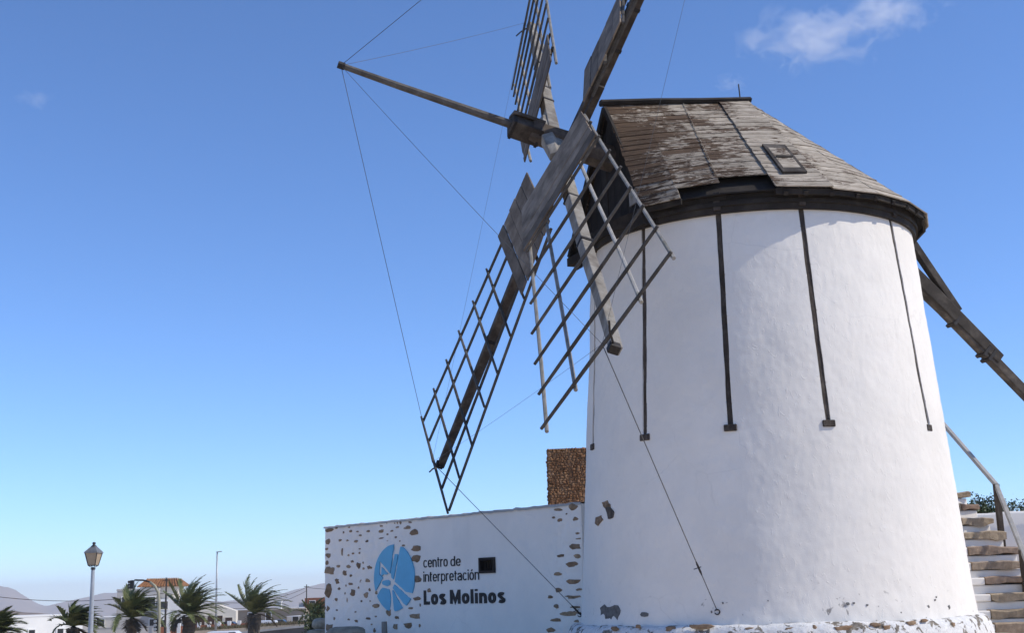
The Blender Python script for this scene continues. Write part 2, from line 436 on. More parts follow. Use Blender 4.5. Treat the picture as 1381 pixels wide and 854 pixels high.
# stones showing in the plinth
for i, (px, py, w, h) in enumerate(((828, 849, 16, 8), (905, 849, 22, 9), (945, 846, 38, 10), (1010, 849, 18, 7), (1071, 850, 24, 10), (1098, 847, 9, 9), (1137, 849, 32, 11), (1181, 843, 18, 9), (1196, 847, 12, 10), (1230, 841, 22, 7), (1247, 838, 16, 6), (1228, 851, 14, 8), (1286, 843, 9, 8), (860, 846, 10, 6), (1270, 850, 14, 8))):
    r = ray(px, py); tt = 14
    while hypot((r*tt).x-TX, (r*tt).y-TY) > 3.235: tt += .01
    p = r*tt; a = atan2(p.y-TY, p.x-TX); n = V((cos(a), sin(a), 0)); u = V((-sin(a), cos(a), 0)); sc = p.y/FPX
    pebble(MB(), p, u, V((0, 0, 1)), n, w*sc*.85, h*sc*.8, .007, 900+i).obj('plinth_stone', M['stone'], plinth, smooth=True)
# spots where the plaster has come away
def patch(pts, mat, name, off=.014, dep=.02):
    P = []
    for x, y in pts:
        a, z = on_tower(x, y); P.append((a, z))
    ca = sum(a for a, z in P)/len(P); n = V((cos(ca), sin(ca), .068)).normalized()
    poly = [tp(a, z, off) for a, z in P]
    s = sum((poly[i]-poly[0]).cross(poly[(i+1) % len(poly)]-poly[0]).dot(n) for i in range(len(poly)))
    if s < 0: poly = poly[::-1]
    mb = MB().prism([p-n*dep for p in poly], n, dep)
    return mb.obj(name, mat, tower)
def jag(pts, amp, seed, k=3):
    rg = random.Random(seed); out = []
    for (x0, y0), (x1, y1) in zip(pts, pts[1:]+pts[:1]):
        for j in range(k): tt = j/k; out.append((lerp(x0, x1, tt)+rg.uniform(-amp, amp), lerp(y0, y1, tt)+rg.uniform(-amp, amp)))
    return out
patch(jag([(811, 820), (816, 816), (820, 820), (826, 819), (830, 816), (836, 820), (837, 829), (834, 837), (829, 831), (825, 836), (817, 835), (811, 831)], .8, 1, 2), M['bare'], 'bare_patch')
patch(jag([(864, 828), (870, 826), (875, 828), (875, 832), (865, 832)], .7, 2, 2), M['bare'], 'bare_patch')
patch(jag([(813, 678), (820, 676), (824, 681), (823, 688), (818, 686), (814, 684)], .8, 3, 2), M['rust'], 'bare_patch')
patch(jag([(818, 686), (824, 684), (829, 692), (828, 699), (821, 700)], .8, 4, 2), M['darkpost'], 'bare_patch', .019)
patch(jag([(804, 698), (811, 695), (813, 701), (807, 710), (804, 707)], .8, 5, 2), M['rust'], 'bare_patch')
for i, (x, y, w, h) in enumerate(((1143, 815, 5, 4), (1151, 814, 3, 3), (1169, 817, 3, 3), (1247, 825, 4, 5), (1251, 819, 4, 4), (1279, 820, 3, 6), (1260, 810, 3, 3), (1036, 811, 2, 2), (1214, 827, 2, 2), (1262, 806, 2, 2), (960, 826, 2, 4), (975, 814, 2, 3))):
    w *= .5; h *= .5
    patch(jag([(x-w, y-h*.6), (x+w*.4, y-h), (x+w, y+h*.3), (x-w*.2, y+h)], w*.3, 40+i, 2), M['bare'], 'bare_patch')

# ------------------------------------------------------------------ shaft frame of reference
PSI, EPS = 1.871, .266
hv = V((-sin(PSI), cos(PSI), 0)); av = V((cos(PSI), sin(PSI), 0))
Sv = hv*cos(EPS)+V((0, 0, sin(EPS)))
bv = av.cross(Sv)
if bv.z < 0: bv = -bv
C0 = V((TX, TY, 6.279))
def cp(h, a, z): return V((TX, TY, 0))+hv*h+av*a+V((0, 0, z))

# ------------------------------------------------------------------ cap (roof)
cap = thing('mill_cap', 'dark weathered board roof cap with ridge on top of the white tower', 'roof', (TX, TY, TZ1))
RE, ZE = 2.92, 5.67
RA, RB = cp(2.47, 0, 7.875), cp(-.18, 0, 8.165)      # ridge
def ridge_pt(h): return RA.lerp(RB, (2.47-h)/2.65)
def eave(phi, side, r=RE, z=ZE): return cp(r*cos(phi), side*r*sin(phi), z)
near = [(2.47, 30), (1.80, 43), (1.05, 56), (.36, 71), (-.18, 88), (-.18, 104), (-.18, 120), (-.18, 136), (-.18, 152), (-.18, 168), (-.18, 180)]
# ring beam on the wall head
mb = MB(); NA = 96
for k in range(NA):
    a0, a1 = 2*pi*k/NA, 2*pi*(k+1)/NA
    def rp(a, r, z): return V((TX+r*cos(a), TY+r*sin(a), z))
    mb.hexa([rp(a0, 2.50, 5.405), rp(a0, 2.705, 5.405), rp(a1, 2.705, 5.405), rp(a1, 2.50, 5.405)], [rp(a0, 2.50, 5.70), rp(a0, 2.725, 5.70), rp(a1, 2.725, 5.70), rp(a1, 2.50, 5.70)])
mb.obj('ring_beam', M['dark'], cap)
mb = MB()
for k in range(NA):
    a0, a1 = 2*pi*k/NA, 2*pi*(k+1)/NA
    mb.hexa([rp(a0, 2.60, 5.50), rp(a0, 2.745, 5.50), rp(a1, 2.745, 5.50), rp(a1, 2.60, 5.50)], [rp(a0, 2.60, 5.56), rp(a0, 2.745, 5.56), rp(a1, 2.745, 5.56), rp(a1, 2.60, 5.56)])
mb.obj('curb_hoop', M['dark'], cap)
# inner lining under the boards keeps the roof closed
mb = MB()
def lining(side):
    P = []
    for h, ph in near:
        P.append((ridge_pt(h)-V((0, 0, .10)), eave(radians(ph), side, RE-.16, ZE-.01)))
    return P
for side in (-1, 1):
    P = lining(side); vs_ = []; K = 12
    for r_, e_ in P: vs_ += [r_.lerp(e_, q/K)-V((0, 0, .05*sin(pi*q/K))) for q in range(K+1)]
    mb.add(vs_, [(i*(K+1)+q, i*(K+1)+q+1, (i+1)*(K+1)+q+1, (i+1)*(K+1)+q) for i in range(len(P)-1) for q in range(K)])
mb.obj('roof_lining', M['dark'], cap)
# boards course by course
rg = random.Random(5)
def facet_boards(i, side, individual, sink):
    (h0, p0), (h1, p1) = near[i], near[i+1]
    A0, A1 = ridge_pt(h0), ridge_pt(h1); B0, B1 = eave(radians(p0), side), eave(radians(p1), side)
    n = (B0-A0).cross(B1-B0 if (B1-B0).length > .01 else A1-A0).normalized()
    if n.z < 0: n = -n
    NC = 21
    skip = {1: 2.0, 2: 3.0}.get(i, 0) if side == -1 else 0
    for c in range(NC):
        if c >= NC-skip: continue
        t0, t1 = c/NC, (c+1.12)/NC
        t1 = min(t1, 1.012)
        q = [A0.lerp(B0, t0), A1.lerp(B1, t0), A1.lerp(B1, t1), A0.lerp(B0, t1)]
        ex = (q[2]-q[3]).normalized(); g = rg.uniform(-.006, .012)
        q[0] -= ex*(.006+g); q[3] -= ex*(.006+g); q[1] += ex*(.004+rg.uniform(-.004, .01)); q[2] += ex*(.004+rg.uniform(-.004, .01))
        lift0, lift1 = rg.uniform(-.002, .003), .009+rg.uniform(-.003, .006)
        if i in (3,) and side == -1: lift0 += .03; lift1 += .03
        th = .018
        top = [q[0]+n*lift0, q[1]+n*lift0, q[2]+n*(lift1+rg.uniform(-.004, .004)), q[3]+n*lift1]
        bot = [p-n*th for p in top]
        if (top[1]-top[0]).length < .02: top[1] = top[0]+ex*.02; bot[1] = bot[0]+ex*.02
        o = sink if sink is not None else MB()
        if (top[1]-top[0]).cross(top[2]-top[0]).dot(n) < 0: o.hexa(bot[::-1], top[::-1])
        else: o.hexa(bot, top)
        if sink is None: o.obj('roof_board', M['roof'], cap)
for i in range(len(near)-1):
    if i < 8: facet_boards(i, -1, True, None)
rest = MB()
for i in range(len(near)-1):
    facet_boards(i, 1, False, rest)
    if i >= 8: facet_boards(i, -1, False, rest)
o = rest.obj('rear_roof_boards', M['roof'], cap); o['kind'] = 'stuff'
# seam battens over some joints
for i, wd_ in ((2, .010), (3, .016)):
    h, ph = near[i]; A, B = ridge_pt(h), eave(radians(ph), -1)
    e1 = .84 if i == 2 else 1.0
    MB().tube([A.lerp(B, .01)+V((0, -.012, .02)), A.lerp(B, e1)+V((0, -.02, .02))], wd_*.6, 4, rot=pi/4).obj('seam_batten', M['roof'], cap)
# ridge boards, felt strip and a rod
MB().tube([RA+hv*.08+V((0, 0, .03)), RA.lerp(RB, .33)+V((0, 0, .045)), RA.lerp(RB, .66)+V((0, 0, .03)), RB-hv*.05+V((0, 0, .035))], .055, 6, flat=1.6).obj('ridge_board', M['dark'], cap)
rod = at(995, 137, RB.y); rb = ridge_pt(-.05)
MB().tube([rb, rb+V((-.015, 0, .33))], .012, 6).obj('finial_rod', M['iron'], cap)
# eave fascia and a few rafters left bare where the lowest boards are missing
for i in range(len(near)-1):
    for side in (-1, 1):
        p0, p1 = near[i][1], near[i+1][1]
        A, B = eave(radians(p0), side, RE-.05, ZE-.045), eave(radians(p1), side, RE-.05, ZE-.045)
        if side == -1 and i in (1, 2):
            A, B = eave(radians(p0), side, RE-.19, ZE-.03), eave(radians(p1), side, RE-.19, ZE-.03)
        mb = MB(); mid = (A+B)/2; d = (B-A)/2; mb.box(mid, d, V((0, 0, .045)), d.cross(V((0, 0, 1))).normalized()*.02)
        mb.obj('eave_board', M['dark'], cap)
for ph in (74, 80, 88, 97, 104, 112, 120, 128, 136):
    h = table(ph, [(p, h_) for h_, p in near[:5]]); A, B = ridge_pt(h), eave(radians(ph), -1, RE-.03, ZE-.02)
    B2 = A.lerp(B, .84); d = (B-B2).normalized()
    MB().tube([B2-V((0, 0, .09)), B-V((0, 0, .07))], .045, 4, rot=pi/4).obj('rafter', M['dark'], cap)
# soffit boards closing the eave from below
mb = MB()
for side in (-1, 1):
    for i in range(len(near)-1):
        A, B = near[i][1], near[i+1][1]
        q = [eave(radians(A), side, 2.62, 5.69), eave(radians(A), side, RE-.08, ZE-.015), eave(radians(B), side, RE-.08, ZE-.015), eave(radians(B), side, 2.62, 5.69)]
        mb.add(q+[p+V((0, 0, .02)) for p in q], [(0, 1, 2, 3), (7, 6, 5, 4), (0, 4, 5, 1), (2, 6, 7, 3), (1, 5, 6, 2), (3, 7, 4, 0)])
mb.obj('soffit', M['dark'], cap)
# front gable of upright boards, set a little behind the roof edge
GN = (2.40, -1.46); GF = (2.66, 1.52)
def gfront(a): return lerp(GN[0], GF[0], (a-GN[1])/(GF[1]-GN[1]))
def gtop(a): return 7.62-(abs(a)/1.50)*2.14
nb = 13
for i in range(nb):
    a0, a1 = lerp(-1.47, 1.50, i/nb)+.004, lerp(-1.47, 1.50, (i+1)/nb)-.004
    hh0, hh1 = gfront(a0)-.10+rg.uniform(-.012, .012), gfront(a1)-.10
    zb = 5.42+rg.uniform(-.02, .02)
    f = [cp(hh0, a0, zb), cp(hh1, a1, zb), cp(hh1, a1, max(gtop(a1), zb+.1)), cp(hh0, a0, max(gtop(a0), zb+.1))]
    mb = MB()
    if (a0 < 0 < a1):
        f = f[:3]+[cp(gfront(0)-.10, 0, gtop(0))]+f[3:]
    mb.prism([p-hv*.03 for p in f], hv, .03); mb.obj('gable_board', M['dark'], cap)
for sgn, (hh, aa) in ((-1, GN), (1, GF)):
    A = RA+hv*.02; B = cp(hh, aa*1.0, 5.66)
    MB().tube([A-V((0, 0, .05)), B-V((0, 0, .03))], .06, 4, rot=pi/4, flat=.6).obj('barge_board', M['dark'], cap)
    # far side: close between the last roof course and the gable edge
mb = MB(); e = eave(radians(30), 1); B = cp(GF[0], GF[1], 5.66)
mb.add([RA, e, B, RA-V((0, 0, .02)), e-V((0, 0, .03)), B-V((0, 0, .03))], [(0, 1, 2), (5, 4, 3), (0, 2, 5, 3), (1, 4, 5, 2), (0, 3, 4, 1)])
mb.obj('gable_cheek', M['dark'], cap)
# grey patch board nailed over the gable
p = onp(836, 280, cp(2.46, 0, 0)+hv*.0, hv)
MB().box(cp(gfront(-1.0)-.05, -.86, 6.02), av*.19, hv*.012, V((0, 0, .115))).obj('patch_board', M['railwood'], cap)
# front sill beam across the gable foot
MB().tube([cp(GN[0]+.02, -1.35, 5.50), cp(GF[0]+.02, 1.40, 5.50)], .10, 4, rot=pi/4).obj('sill_beam', M['dark'], cap)
# hatch on the camera-side slope
(h0, p0), (h1, p1) = near[3], near[4]
FA, FB, FC = ridge_pt(h0), ridge_pt(h1), eave(radians((p0+p1)/2), -1)
fn = (FB-FA).cross(FC-FA).normalized()
if fn.z < 0: fn = -fn
F0 = FA+fn*.07
HQ = [onp(x, y, F0, fn) for x, y in ((1028, 193), (1059, 194), (1089, 230), (1056, 230))]
hc = sum(HQ, V())/4
hatch = MB()
def inset(k): return [hc.lerp(p, k) for p in HQ]
if (HQ[1]-HQ[0]).cross(HQ[2]-HQ[0]).dot(fn) < 0: HQ = HQ[::-1]
hatch.prism([p-fn*.02 for p in inset(.72)], fn, .012)
ho = hatch.obj('hatch', M['roof'], cap)
O, I = HQ, inset(.70)
for i in range(4):
    j = (i+1) % 4
    MB().hexa([O[i]-fn*.05, O[j]-fn*.05, I[j]-fn*.05, I[i]-fn*.05], [O[i]-fn*.01, O[j]-fn*.01, I[j]-fn*.01, I[i]-fn*.01]).obj('hatch_frame', M['tail'], ho)
q = inset(.7); m0, m1 = q[0].lerp(q[3], .5), q[1].lerp(q[2], .5)
MB().tube([m0+fn*.01, m1+fn*.01], .022, 4, rot=pi/4).obj('hatch_bar', M['tail'], ho)

# ------------------------------------------------------------------ sails
rotor = thing('sail_rotor', 'four-armed weathered wooden windmill sail wheel with long pointed boom', 'windmill sails', tuple(C0+Sv*3.5))
TH, KAP, ROUT, PB = .747+pi, -.023, 6.705, .717
QAB, QCD, QTIP = 3.649, 3.349, 7.155
def frame(k):
    t_ = TH+k*pi/2
    return av*cos(t_)+bv*sin(t_), -av*sin(t_)+bv*cos(t_)
def pole_pt(k, r, s=0):
    E, N = frame(k); q = QAB if k % 2 == 0 else QCD
    return C0+Sv*q+(E*cos(KAP)+Sv*sin(KAP))*r+Sv*s
def sail_pt(k, i, u, s=0):
    E, N = frame(k); r = ROUT-(7-i)*PB; tt = (i-1)/6
    w = lerp(1.036, 1.393, tt); tau = lerp(.145, .179, tt)
    nrm = (Sv*cos(tau)-N*sin(tau))
    return pole_pt(k, r)+(N*cos(tau)+Sv*sin(tau))*w*u+nrm*s
rails_u = (-.97, -.50, .50, .97)
for k in range(4):
    E, N = frame(k)
    # pole (square, tapering)
    pr = [0, .4, 1.2, 2.5, 4, 5.5, ROUT+.06]; wd_ = [.145, .145, .138, .125, .115, .105, .092]
    pts = [pole_pt(k, r, -.12)+N*.008*sin(r*2+k) for r in pr]
    arm = MB().tube(pts, wd_, 4, ref=Sv, rot=pi/4).obj('sail_arm', M['polewood'] if k in (0, 2) else M['hubwood'], rotor, bevel=.015)
    rgk = random.Random(20+k)
    for u in rails_u:
        e = rgk.uniform(.03, .10); b0 = rgk.uniform(-.012, .012)
        pts = [sail_pt(k, i, u, -.012)+N*b0*sin(i*.9) for i in (-.75, 0, 1, 2, 3, 4, 5, 6, 7+e)]
        MB().tube(pts, [.026]*9, 6, ref=Sv).obj('rail', M['railwood'] if k in (0, 2) else M['barwood'], arm)
    for i in range(1, 8):
        e0, e1 = 1+rgk.uniform(.0, .05), 1+rgk.uniform(.0, .05); b0 = rgk.uniform(-.012, .012)
        pts = [sail_pt(k, i+b0*2*u, u, .036) for u in (-e0, -.5, 0, .5, e1)]
        MB().tube(pts, [.021, .024, .026, .024, .021], 6, ref=Sv).obj('crossbar', M['barwood'], arm)
    NB = 5; i0, i1 = -.72 if k != 3 else -.95, 1.0
    if k == 1: i0 = -.95
    for b in range(NB):
        ia, ib = lerp(i0, i1, b/NB)+rgk.uniform(.006, .02), lerp(i0, i1, (b+1)/NB)-rgk.uniform(.004, .018)
        e0, e1 = 1.0+rgk.uniform(-.02, .02), 1.0+rgk.uniform(-.02, .02); s0 = .088+rgk.uniform(-.006, .008)
        top = [sail_pt(k, ia, -e0, s0), sail_pt(k, ia, e1, s0), sail_pt(k, ib, e1, s0), sail_pt(k, ib, -e0, s0)]
        bot = [sail_pt(k, ia, -e0, s0-.024), sail_pt(k, ia, e1, s0-.024), sail_pt(k, ib, e1, s0-.024), sail_pt(k, ib, -e0, s0-.024)]
        mb = MB()
        if (top[1]-top[0]).cross(top[2]-top[0]).dot(Sv) < 0: mb.hexa(bot[::-1], top[::-1])
        else: mb.hexa(bot, top)
        mb.obj('plank', M['sailwood'], arm)
    # battens behind the planks
    for i in (0.05,):
        MB().tube([sail_pt(k, i, -1.04, .032), sail_pt(k, i, 1.04, .032)], .03, 4, ref=Sv, rot=pi/4).obj('plank_batten', M['barwood'], arm)
    # rope lashings on the pole
    for r in (1.75, 2.45, 3.9):
        c = pole_pt(k, r, -.12); d = (pole_pt(k, r+.1)-pole_pt(k, r)).normalized()
        MB().tube([c-d*.03, c+d*.03], .155*(1-r*.045), 4, ref=Sv, rot=pi/4).obj('iron_band', M['iron'], arm)
    # tip iron with its eye
    c = pole_pt(k, ROUT+.03, -.09)
    MB().box(c, E*.055, N*.062, Sv*.07).obj('tip_iron', M['iron'], arm, bevel=.012)
    MB().tube([c-N*.02, c-N*.20+Sv*.14, c-N*.32+Sv*.20], .014, 6).obj('tip_hook', M['iron'], arm)
    # splints clamped against the arm at the hub
    if k in (1, 3):
        for sg in (-1, 1):
            MB().tube([pole_pt(k, .1, -.13)+N*.17*sg, pole_pt(k, 1.15, -.13)+N*.16*sg], .085, 4, ref=Sv, rot=pi/4).obj('splint', M['hubwood'], arm, bevel=.01)
    else:
        MB().tube([pole_pt(k, .2, .0)-N*.03, pole_pt(k, .9, -.03)-N*.02], [.15, .10], 5, ref=Sv).obj('splint', M['polewood'], arm, bevel=.01)
# windshaft, hub, boom
MB().tube([C0+Sv*1.6, C0+Sv*3.0, C0+Sv*3.95], [.24, .23, .20], 8, ref=bv).obj('windshaft', M['hubwood'], rotor, bevel=.012)
e45 = (frame(0)[0]+frame(0)[1]*.15).normalized(); o45 = Sv.cross(e45).normalized()
hub = MB().box(C0+Sv*4.02, Sv*.27, e45*.17, o45*.16).obj('hub_block', M['hubwood'], rotor, bevel=.02)
MB().box(C0+Sv*4.03+bv*.17, Sv*.28, av*.145, bv*.03).obj('hub_cap', M['tail'], hub, bevel=.01)
for q in (3.80, 4.25):
    MB().box(C0+Sv*q, Sv*.022, e45*.18, o45*.17).obj('hub_band', M['iron'], hub)
MB().tube([C0+Sv*4.2, C0+Sv*5.2-bv*.005, C0+Sv*6.2-bv*.008, C0+Sv*QTIP], [.075, .068, .060, .050], 8, ref=bv).obj('boom', M['boomwood'], rotor)
MB().tube([C0+Sv*(QTIP-.06), C0+Sv*(QTIP+.05)], .062, 8, ref=bv).obj('boom_ferrule', M['iron'], rotor)
tips = [pole_pt(k, ROUT+.02, .06) for k in range(4)]
BT = C0+Sv*QTIP
WR = .0048
def wire(a, b, name, parent, r=WR, sag=.0):
    n = 8; pts = [a.lerp(b, i/n)-V((0, 0, sag*4*(i/n)*(1-i/n))) for i in range(n+1)]
    return MB().tube(pts, r, 5).obj(name, M['wire'], parent, smooth=True)
for k in range(4):
    wire(BT, tips[k], 'stay_wire', rotor, r=WR if k in (1, 3) else .0032, sag=.03)
    wire(tips[k], tips[(k+1) % 4], 'rim_wire', rotor, r=.0022, sag=.03)

# ------------------------------------------------------------------ tail pole behind the cap
def hz(px, py): return onp(px, py, T, av)
tail = thing('tail_pole', 'heavy dark timber tail pole slanting down behind the white tower', 'beam', tuple(cp(-8.8, 0, -1)))
a0_, a1_ = cp(-2.05, 0, 6.35), cp(-4.66, 0, 3.63)
mid = V()
dtail = (cp(-5.20, 0, 3.17)-cp(-3.33, 0, 4.98)).normalized()
t0 = cp(-3.33, 0, 4.98)-dtail*1.6
sl_end = hz(1346, 486)
t1 = cp(-5.20, 0, 3.17)
ln = (sl_end-t0).length
MB().tube([t0, t0.lerp(sl_end, .5), sl_end], [.19, .175, .145], 4, ref=av, rot=pi/4).obj('beam', M['tail'], tail, bevel=.02)
gend = t1+dtail*((t1.z+.95)/abs(dtail.z))
MB().tube([t0+dtail*1.4+V((0, 0, .0)), t1, gend], [.125, .12, .10], 4, ref=av, rot=pi/4).obj('pole', M['tail'], tail, bevel=.015)
MB().tube([cp(-2.75, -.10, 6.35), hz(1292, 424)+V((0, 0, .05))], .095, 4, ref=av, rot=pi/4).obj('brace', M['tail'], tail, bevel=.012)
for q in ((1291, 428), (1337, 476), (1330, 470)):
    c = hz(*q); c = t0+dtail*((c-t0).dot(dtail)); MB().tube([c-dtail*.03, c+dtail*.03], .172, 4, ref=av, rot=pi/4).obj('iron_band', M['iron'], tail)

# ------------------------------------------------------------------ visitor building with the lettering
AL = radians(47.5)
wn = V((-sin(AL), -cos(AL), 0)); wu = V((cos(AL), -sin(AL), 0)); wz = V((0, 0, 1))     # wu runs to the right along the wall
PR = at(783, 680, 22.5)
def wall_uv(px, py): p = onp(px, py, PR, wn)-PR; return p.dot(wu), p.z+PR.z
UL = wall_uv(438, 760)[0]; ZT = 1.435; ZB = -1.25
def wp(u, z, off=0): return V((PR.x, PR.y, 0))+wu*u+wz*z+wn*off
house = thing('visitor_building', 'low white plastered building with exposed stones and small barred window', 'building', tuple(wp(UL/2, ZB)))
wu0, wz0 = wall_uv(647, 774); wu1, wz1 = wall_uv(668, 752)
mb = MB(); NU, NV = 380, 130
us = [lerp(UL, 0, i/NU) for i in range(NU+1)]; zs = [lerp(ZB, ZT, j/NV) for j in range(NV+1)]
def snap(lst, v):
    i = min(range(len(lst)), key=lambda i: abs(lst[i]-v)); lst[i] = v; return i
iu0, iu1 = snap(us, wu0), snap(us, wu1); iz0, iz1 = snap(zs, wz0), snap(zs, wz1)
vs_ = []
for j, z in enumerate(zs):
    for i, u in enumerate(us):
        p = V((u, 0, z)); d = .005*fbm(p, 1.1, 3)+.003*fbm(p, 4, 4)
        rz_ = max(smooth((UL+3.35-u)/.5), smooth((u+.95)/.4)); d += rz_*(.016*fbm(p, 6.5, 4)+.004)
        if i in (0, NU) : d = -.01
        zz = z+(.012*nz((u, 0, 0), 3) + .01*nz((u, 3, 0), 9) if j == NV else 0)
        vs_.append(wp(u, zz, d))
idx = lambda i, j: j*(NU+1)+i
fs_ = [(idx(i, j), idx(i+1, j), idx(i+1, j+1), idx(i, j+1)) for j in range(NV) for i in range(NU) if not (iu0 <= i < iu1 and iz0 <= j < iz1)]
mb.add(vs_, fs_)
# returns, back and roof
DB = 5.0
def q4(a, b, c, d): mb.add([a, b, c, d], [(0, 1, 2, 3)])
n2 = len(mb.v)
q4(wp(0, ZB, -.01), wp(0, ZB, -DB), wp(0, ZT, -DB), wp(0, ZT, -.01))
q4(wp(UL, ZB, -DB), wp(UL, ZB, -.01), wp(UL, ZT, -.01), wp(UL, ZT, -DB))
q4(wp(0, ZB, -DB), wp(UL, ZB, -DB), wp(UL, ZT, -DB), wp(0, ZT, -DB))
# parapet: top of the front wall is .35 thick, flat roof lies lower
fr = mb.obj('front_wall', M['plaster_old'], house, smooth=False)
fr.data.shade_smooth()
try: fr.data.set_sharp_from_angle(angle=radians(40))
except Exception: pass
mb = MB(); N = 80; vs_ = []
for i in range(N+1):
    u = lerp(UL-.02, .02, i/N)
    for off, dz in ((.03+.01*nz((u, 0, 0), 5), -.03), (.012, .03+.02*nz((u, 1, 0), 4)), (-.35, .03+.02*nz((u, 2, 0), 4)), (-.38, -.06)):
        vs_.append(wp(u, ZT+dz*.8+.022*nz((u, off, 0), 7)+.010*nz((u, off, 3), 19), off))
mb.add(vs_, [(i*4+j, (i+1)*4+j, (i+1)*4+j+1, i*4+j+1) for i in range(N) for j in range(3)])
M['coping'] = plaster('coping_plaster', .52, (1, .90, .78), dirt=1.0, streak=.9)
mb.obj('parapet_top', M['coping'], house, smooth=True)
mb = MB(); q = [wp(UL+.05, ZT-.12, -.3), wp(-.05, ZT-.12, -.3), wp(-.05, ZT-.12, -DB+.05), wp(UL+.05, ZT-.12, -DB+.05)]
mb.prism([p-wz*.1 for p in q], wz, .1); mb.obj('flat_roof', M['bare'], house)
# barred window set back in the wall
win = MB().box(wp((wu0+wu1)/2, (wz0+wz1)/2, -.16), wu*((wu1-wu0)/2+.02), wn*.02, wz*((wz1-wz0)/2+.02)).obj('window', M['window'], house)
ww, wh = (wu1-wu0)/2, (wz1-wz0)/2; wc = wp((wu0+wu1)/2, (wz0+wz1)/2, 0)
for s_, hx, hz_ in ((V((0, 0, 1)), ww, .022), (V((0, 0, -1)), ww, .022)):
    MB().box(wc+s_*(wh-.022)-wn*.06, wu*hx, wn*.09, wz*.024).obj('window_frame', M['window'], win)
for s_ in (-1, 1):
    MB().box(wc+wu*s_*(ww-.022)-wn*.06, wu*.024, wn*.088, wz*(wh-.045)).obj('window_frame', M['window'], win)
for i in range(5):
    MB().box(wc+wu*lerp(-ww+.08, ww-.08, i/4)-wn*.075, wu*.011, wn*.011, wz*(wh-.04)).obj('window_bar', M['window'], win)
# stones that show through the plaster, each from its place on the wall
ST6 = [(72,132,55,30),(68,213,42,38),(55,265,15,20),(68,312,42,34),(58,360,25,30),(80,420,65,55),(65,555,48,100),(55,685,50,55),(72,815,55,45),(175,148,12,20),(225,140,18,20),(272,143,18,12),(345,140,28,14),(290,170,20,12),(152,205,28,16),(203,205,22,14),(262,212,28,20),(338,212,18,18),(440,140,38,26),(440,190,30,12),(483,162,14,12),(515,138,24,12),(438,104,20,12),(480,210,14,14),(540,183,14,14),(572,210,14,14),(595,240,22,16),(620,115,45,24),(670,148,70,46),(575,78,16,26),(640,77,24,14),(553,80,12,20),(535,84,12,14),(552,112,20,12),(475,84,20,10),(685,262,60,38),(685,337,58,48),(697,478,48,48),(690,615,52,28),(648,682,36,18),(677,738,64,42),(713,660,8,24),(710,803,12,26),(165,285,8,60),(208,310,16,16),(240,297,20,16),(290,293,24,14),(288,265,16,10),(236,353,22,18),(280,382,34,44),(312,362,10,18),(316,403,16,16),(357,394,30,26),(137,387,22,18),(210,390,28,28),(185,435,28,40),(227,454,16,22),(133,490,32,38),(342,488,34,26),(295,494,14,24),(225,510,34,16),(193,522,10,20),(143,545,18,20),(282,538,18,18),(240,572,34,44),(360,552,20,24),(405,572,18,24),(335,590,34,36),(118,624,32,26),(202,622,10,36),(300,632,12,14),(363,632,12,14),(185,578,10,14),(403,667,54,34),(255,708,18,14),(130,695,18,12),(493,710,44,50),(110,755,14,22),(212,762,20,14),(263,772,22,22),(348,755,36,16),(402,740,18,12),(550,748,28,20),(537,812,34,48),(626,803,48,48),(372,795,14,10),(390,838,16,30),(775,557,28,28),(128,118,24,10),(215,113,22,9)]
STR = [(75,316,38,12),(55,350,12,10),(83,362,20,16),(110,335,8,8),(150,355,24,18),(160,420,20,10),(163,443,22,8),(150,478,48,26),(85,517,30,14),(158,518,30,22),(140,555,60,22),(73,598,34,16),(143,630,66,22),(75,668,30,20),(163,665,22,10),(40,698,20,14),(138,697,64,14),(65,738,22,16),(118,772,88,22),(65,797,42,16),(40,842,36,22),(158,803,30,12),(150,742,40,10)]
stones = [(430+x/5.206, 690+y/5.206, w/5.206, h/5.206) for x, y, w, h in ST6]+[(730+x/3.23, 590+y/3.23, w/3.23, h/3.23) for x, y, w, h in STR]
for i, (px, py, w, h) in enumerate(stones):
    u, z = wall_uv(px, py); ua, _z = wall_uv(px-w/2, py); ub, _z = wall_uv(px+w/2, py); _u, za = wall_uv(px, py-h/2); _u, zb_ = wall_uv(px, py+h/2)
    if ub > -.02: ub = -.02; ua = min(ua, -.1)
    if ua < UL+.01: ua = UL+.01
    u = (ua+ub)/2
    pebble(MB(), wp(u, z, .002), wu, wz, wn, (ub-ua)*1.14, (za-zb_)*1.1, min(.026, .010+.04*(za-zb_)), i, 9).obj('stone', M['stone'], fr, smooth=True)
# big corner stone on the parapet
u, z = wall_uv(774, 684)
def rock(mb, c, sx, sy, sz, seed, sub=2, amp=.22):
    bm = bmesh.new(); bmesh.ops.create_icosphere(bm, subdivisions=sub, radius=1); vs = []
    for v in bm.verts:
        p = v.co.normalized(); q = V((abs(p.x)**.75*(1 if p.x > 0 else -1), abs(p.y)**.75*(1 if p.y > 0 else -1), abs(p.z)**.75*(1 if p.z > 0 else -1)))
        q = q*(1+amp*nz(p, 1.4, seed)+amp*.4*nz(p, 3.5, seed+3)); vs.append((c[0]+q.x*sx, c[1]+q.y*sy, c[2]+q.z*sz))
    fs = [tuple(v.index for v in f.verts) for f in bm.faces]; bm.free(); return mb.add(vs, fs)
rock(MB(), wp(u-.02, z, -.10), .16, .16, .075, 77).obj('stone', M['stone'], fr, smooth=True)
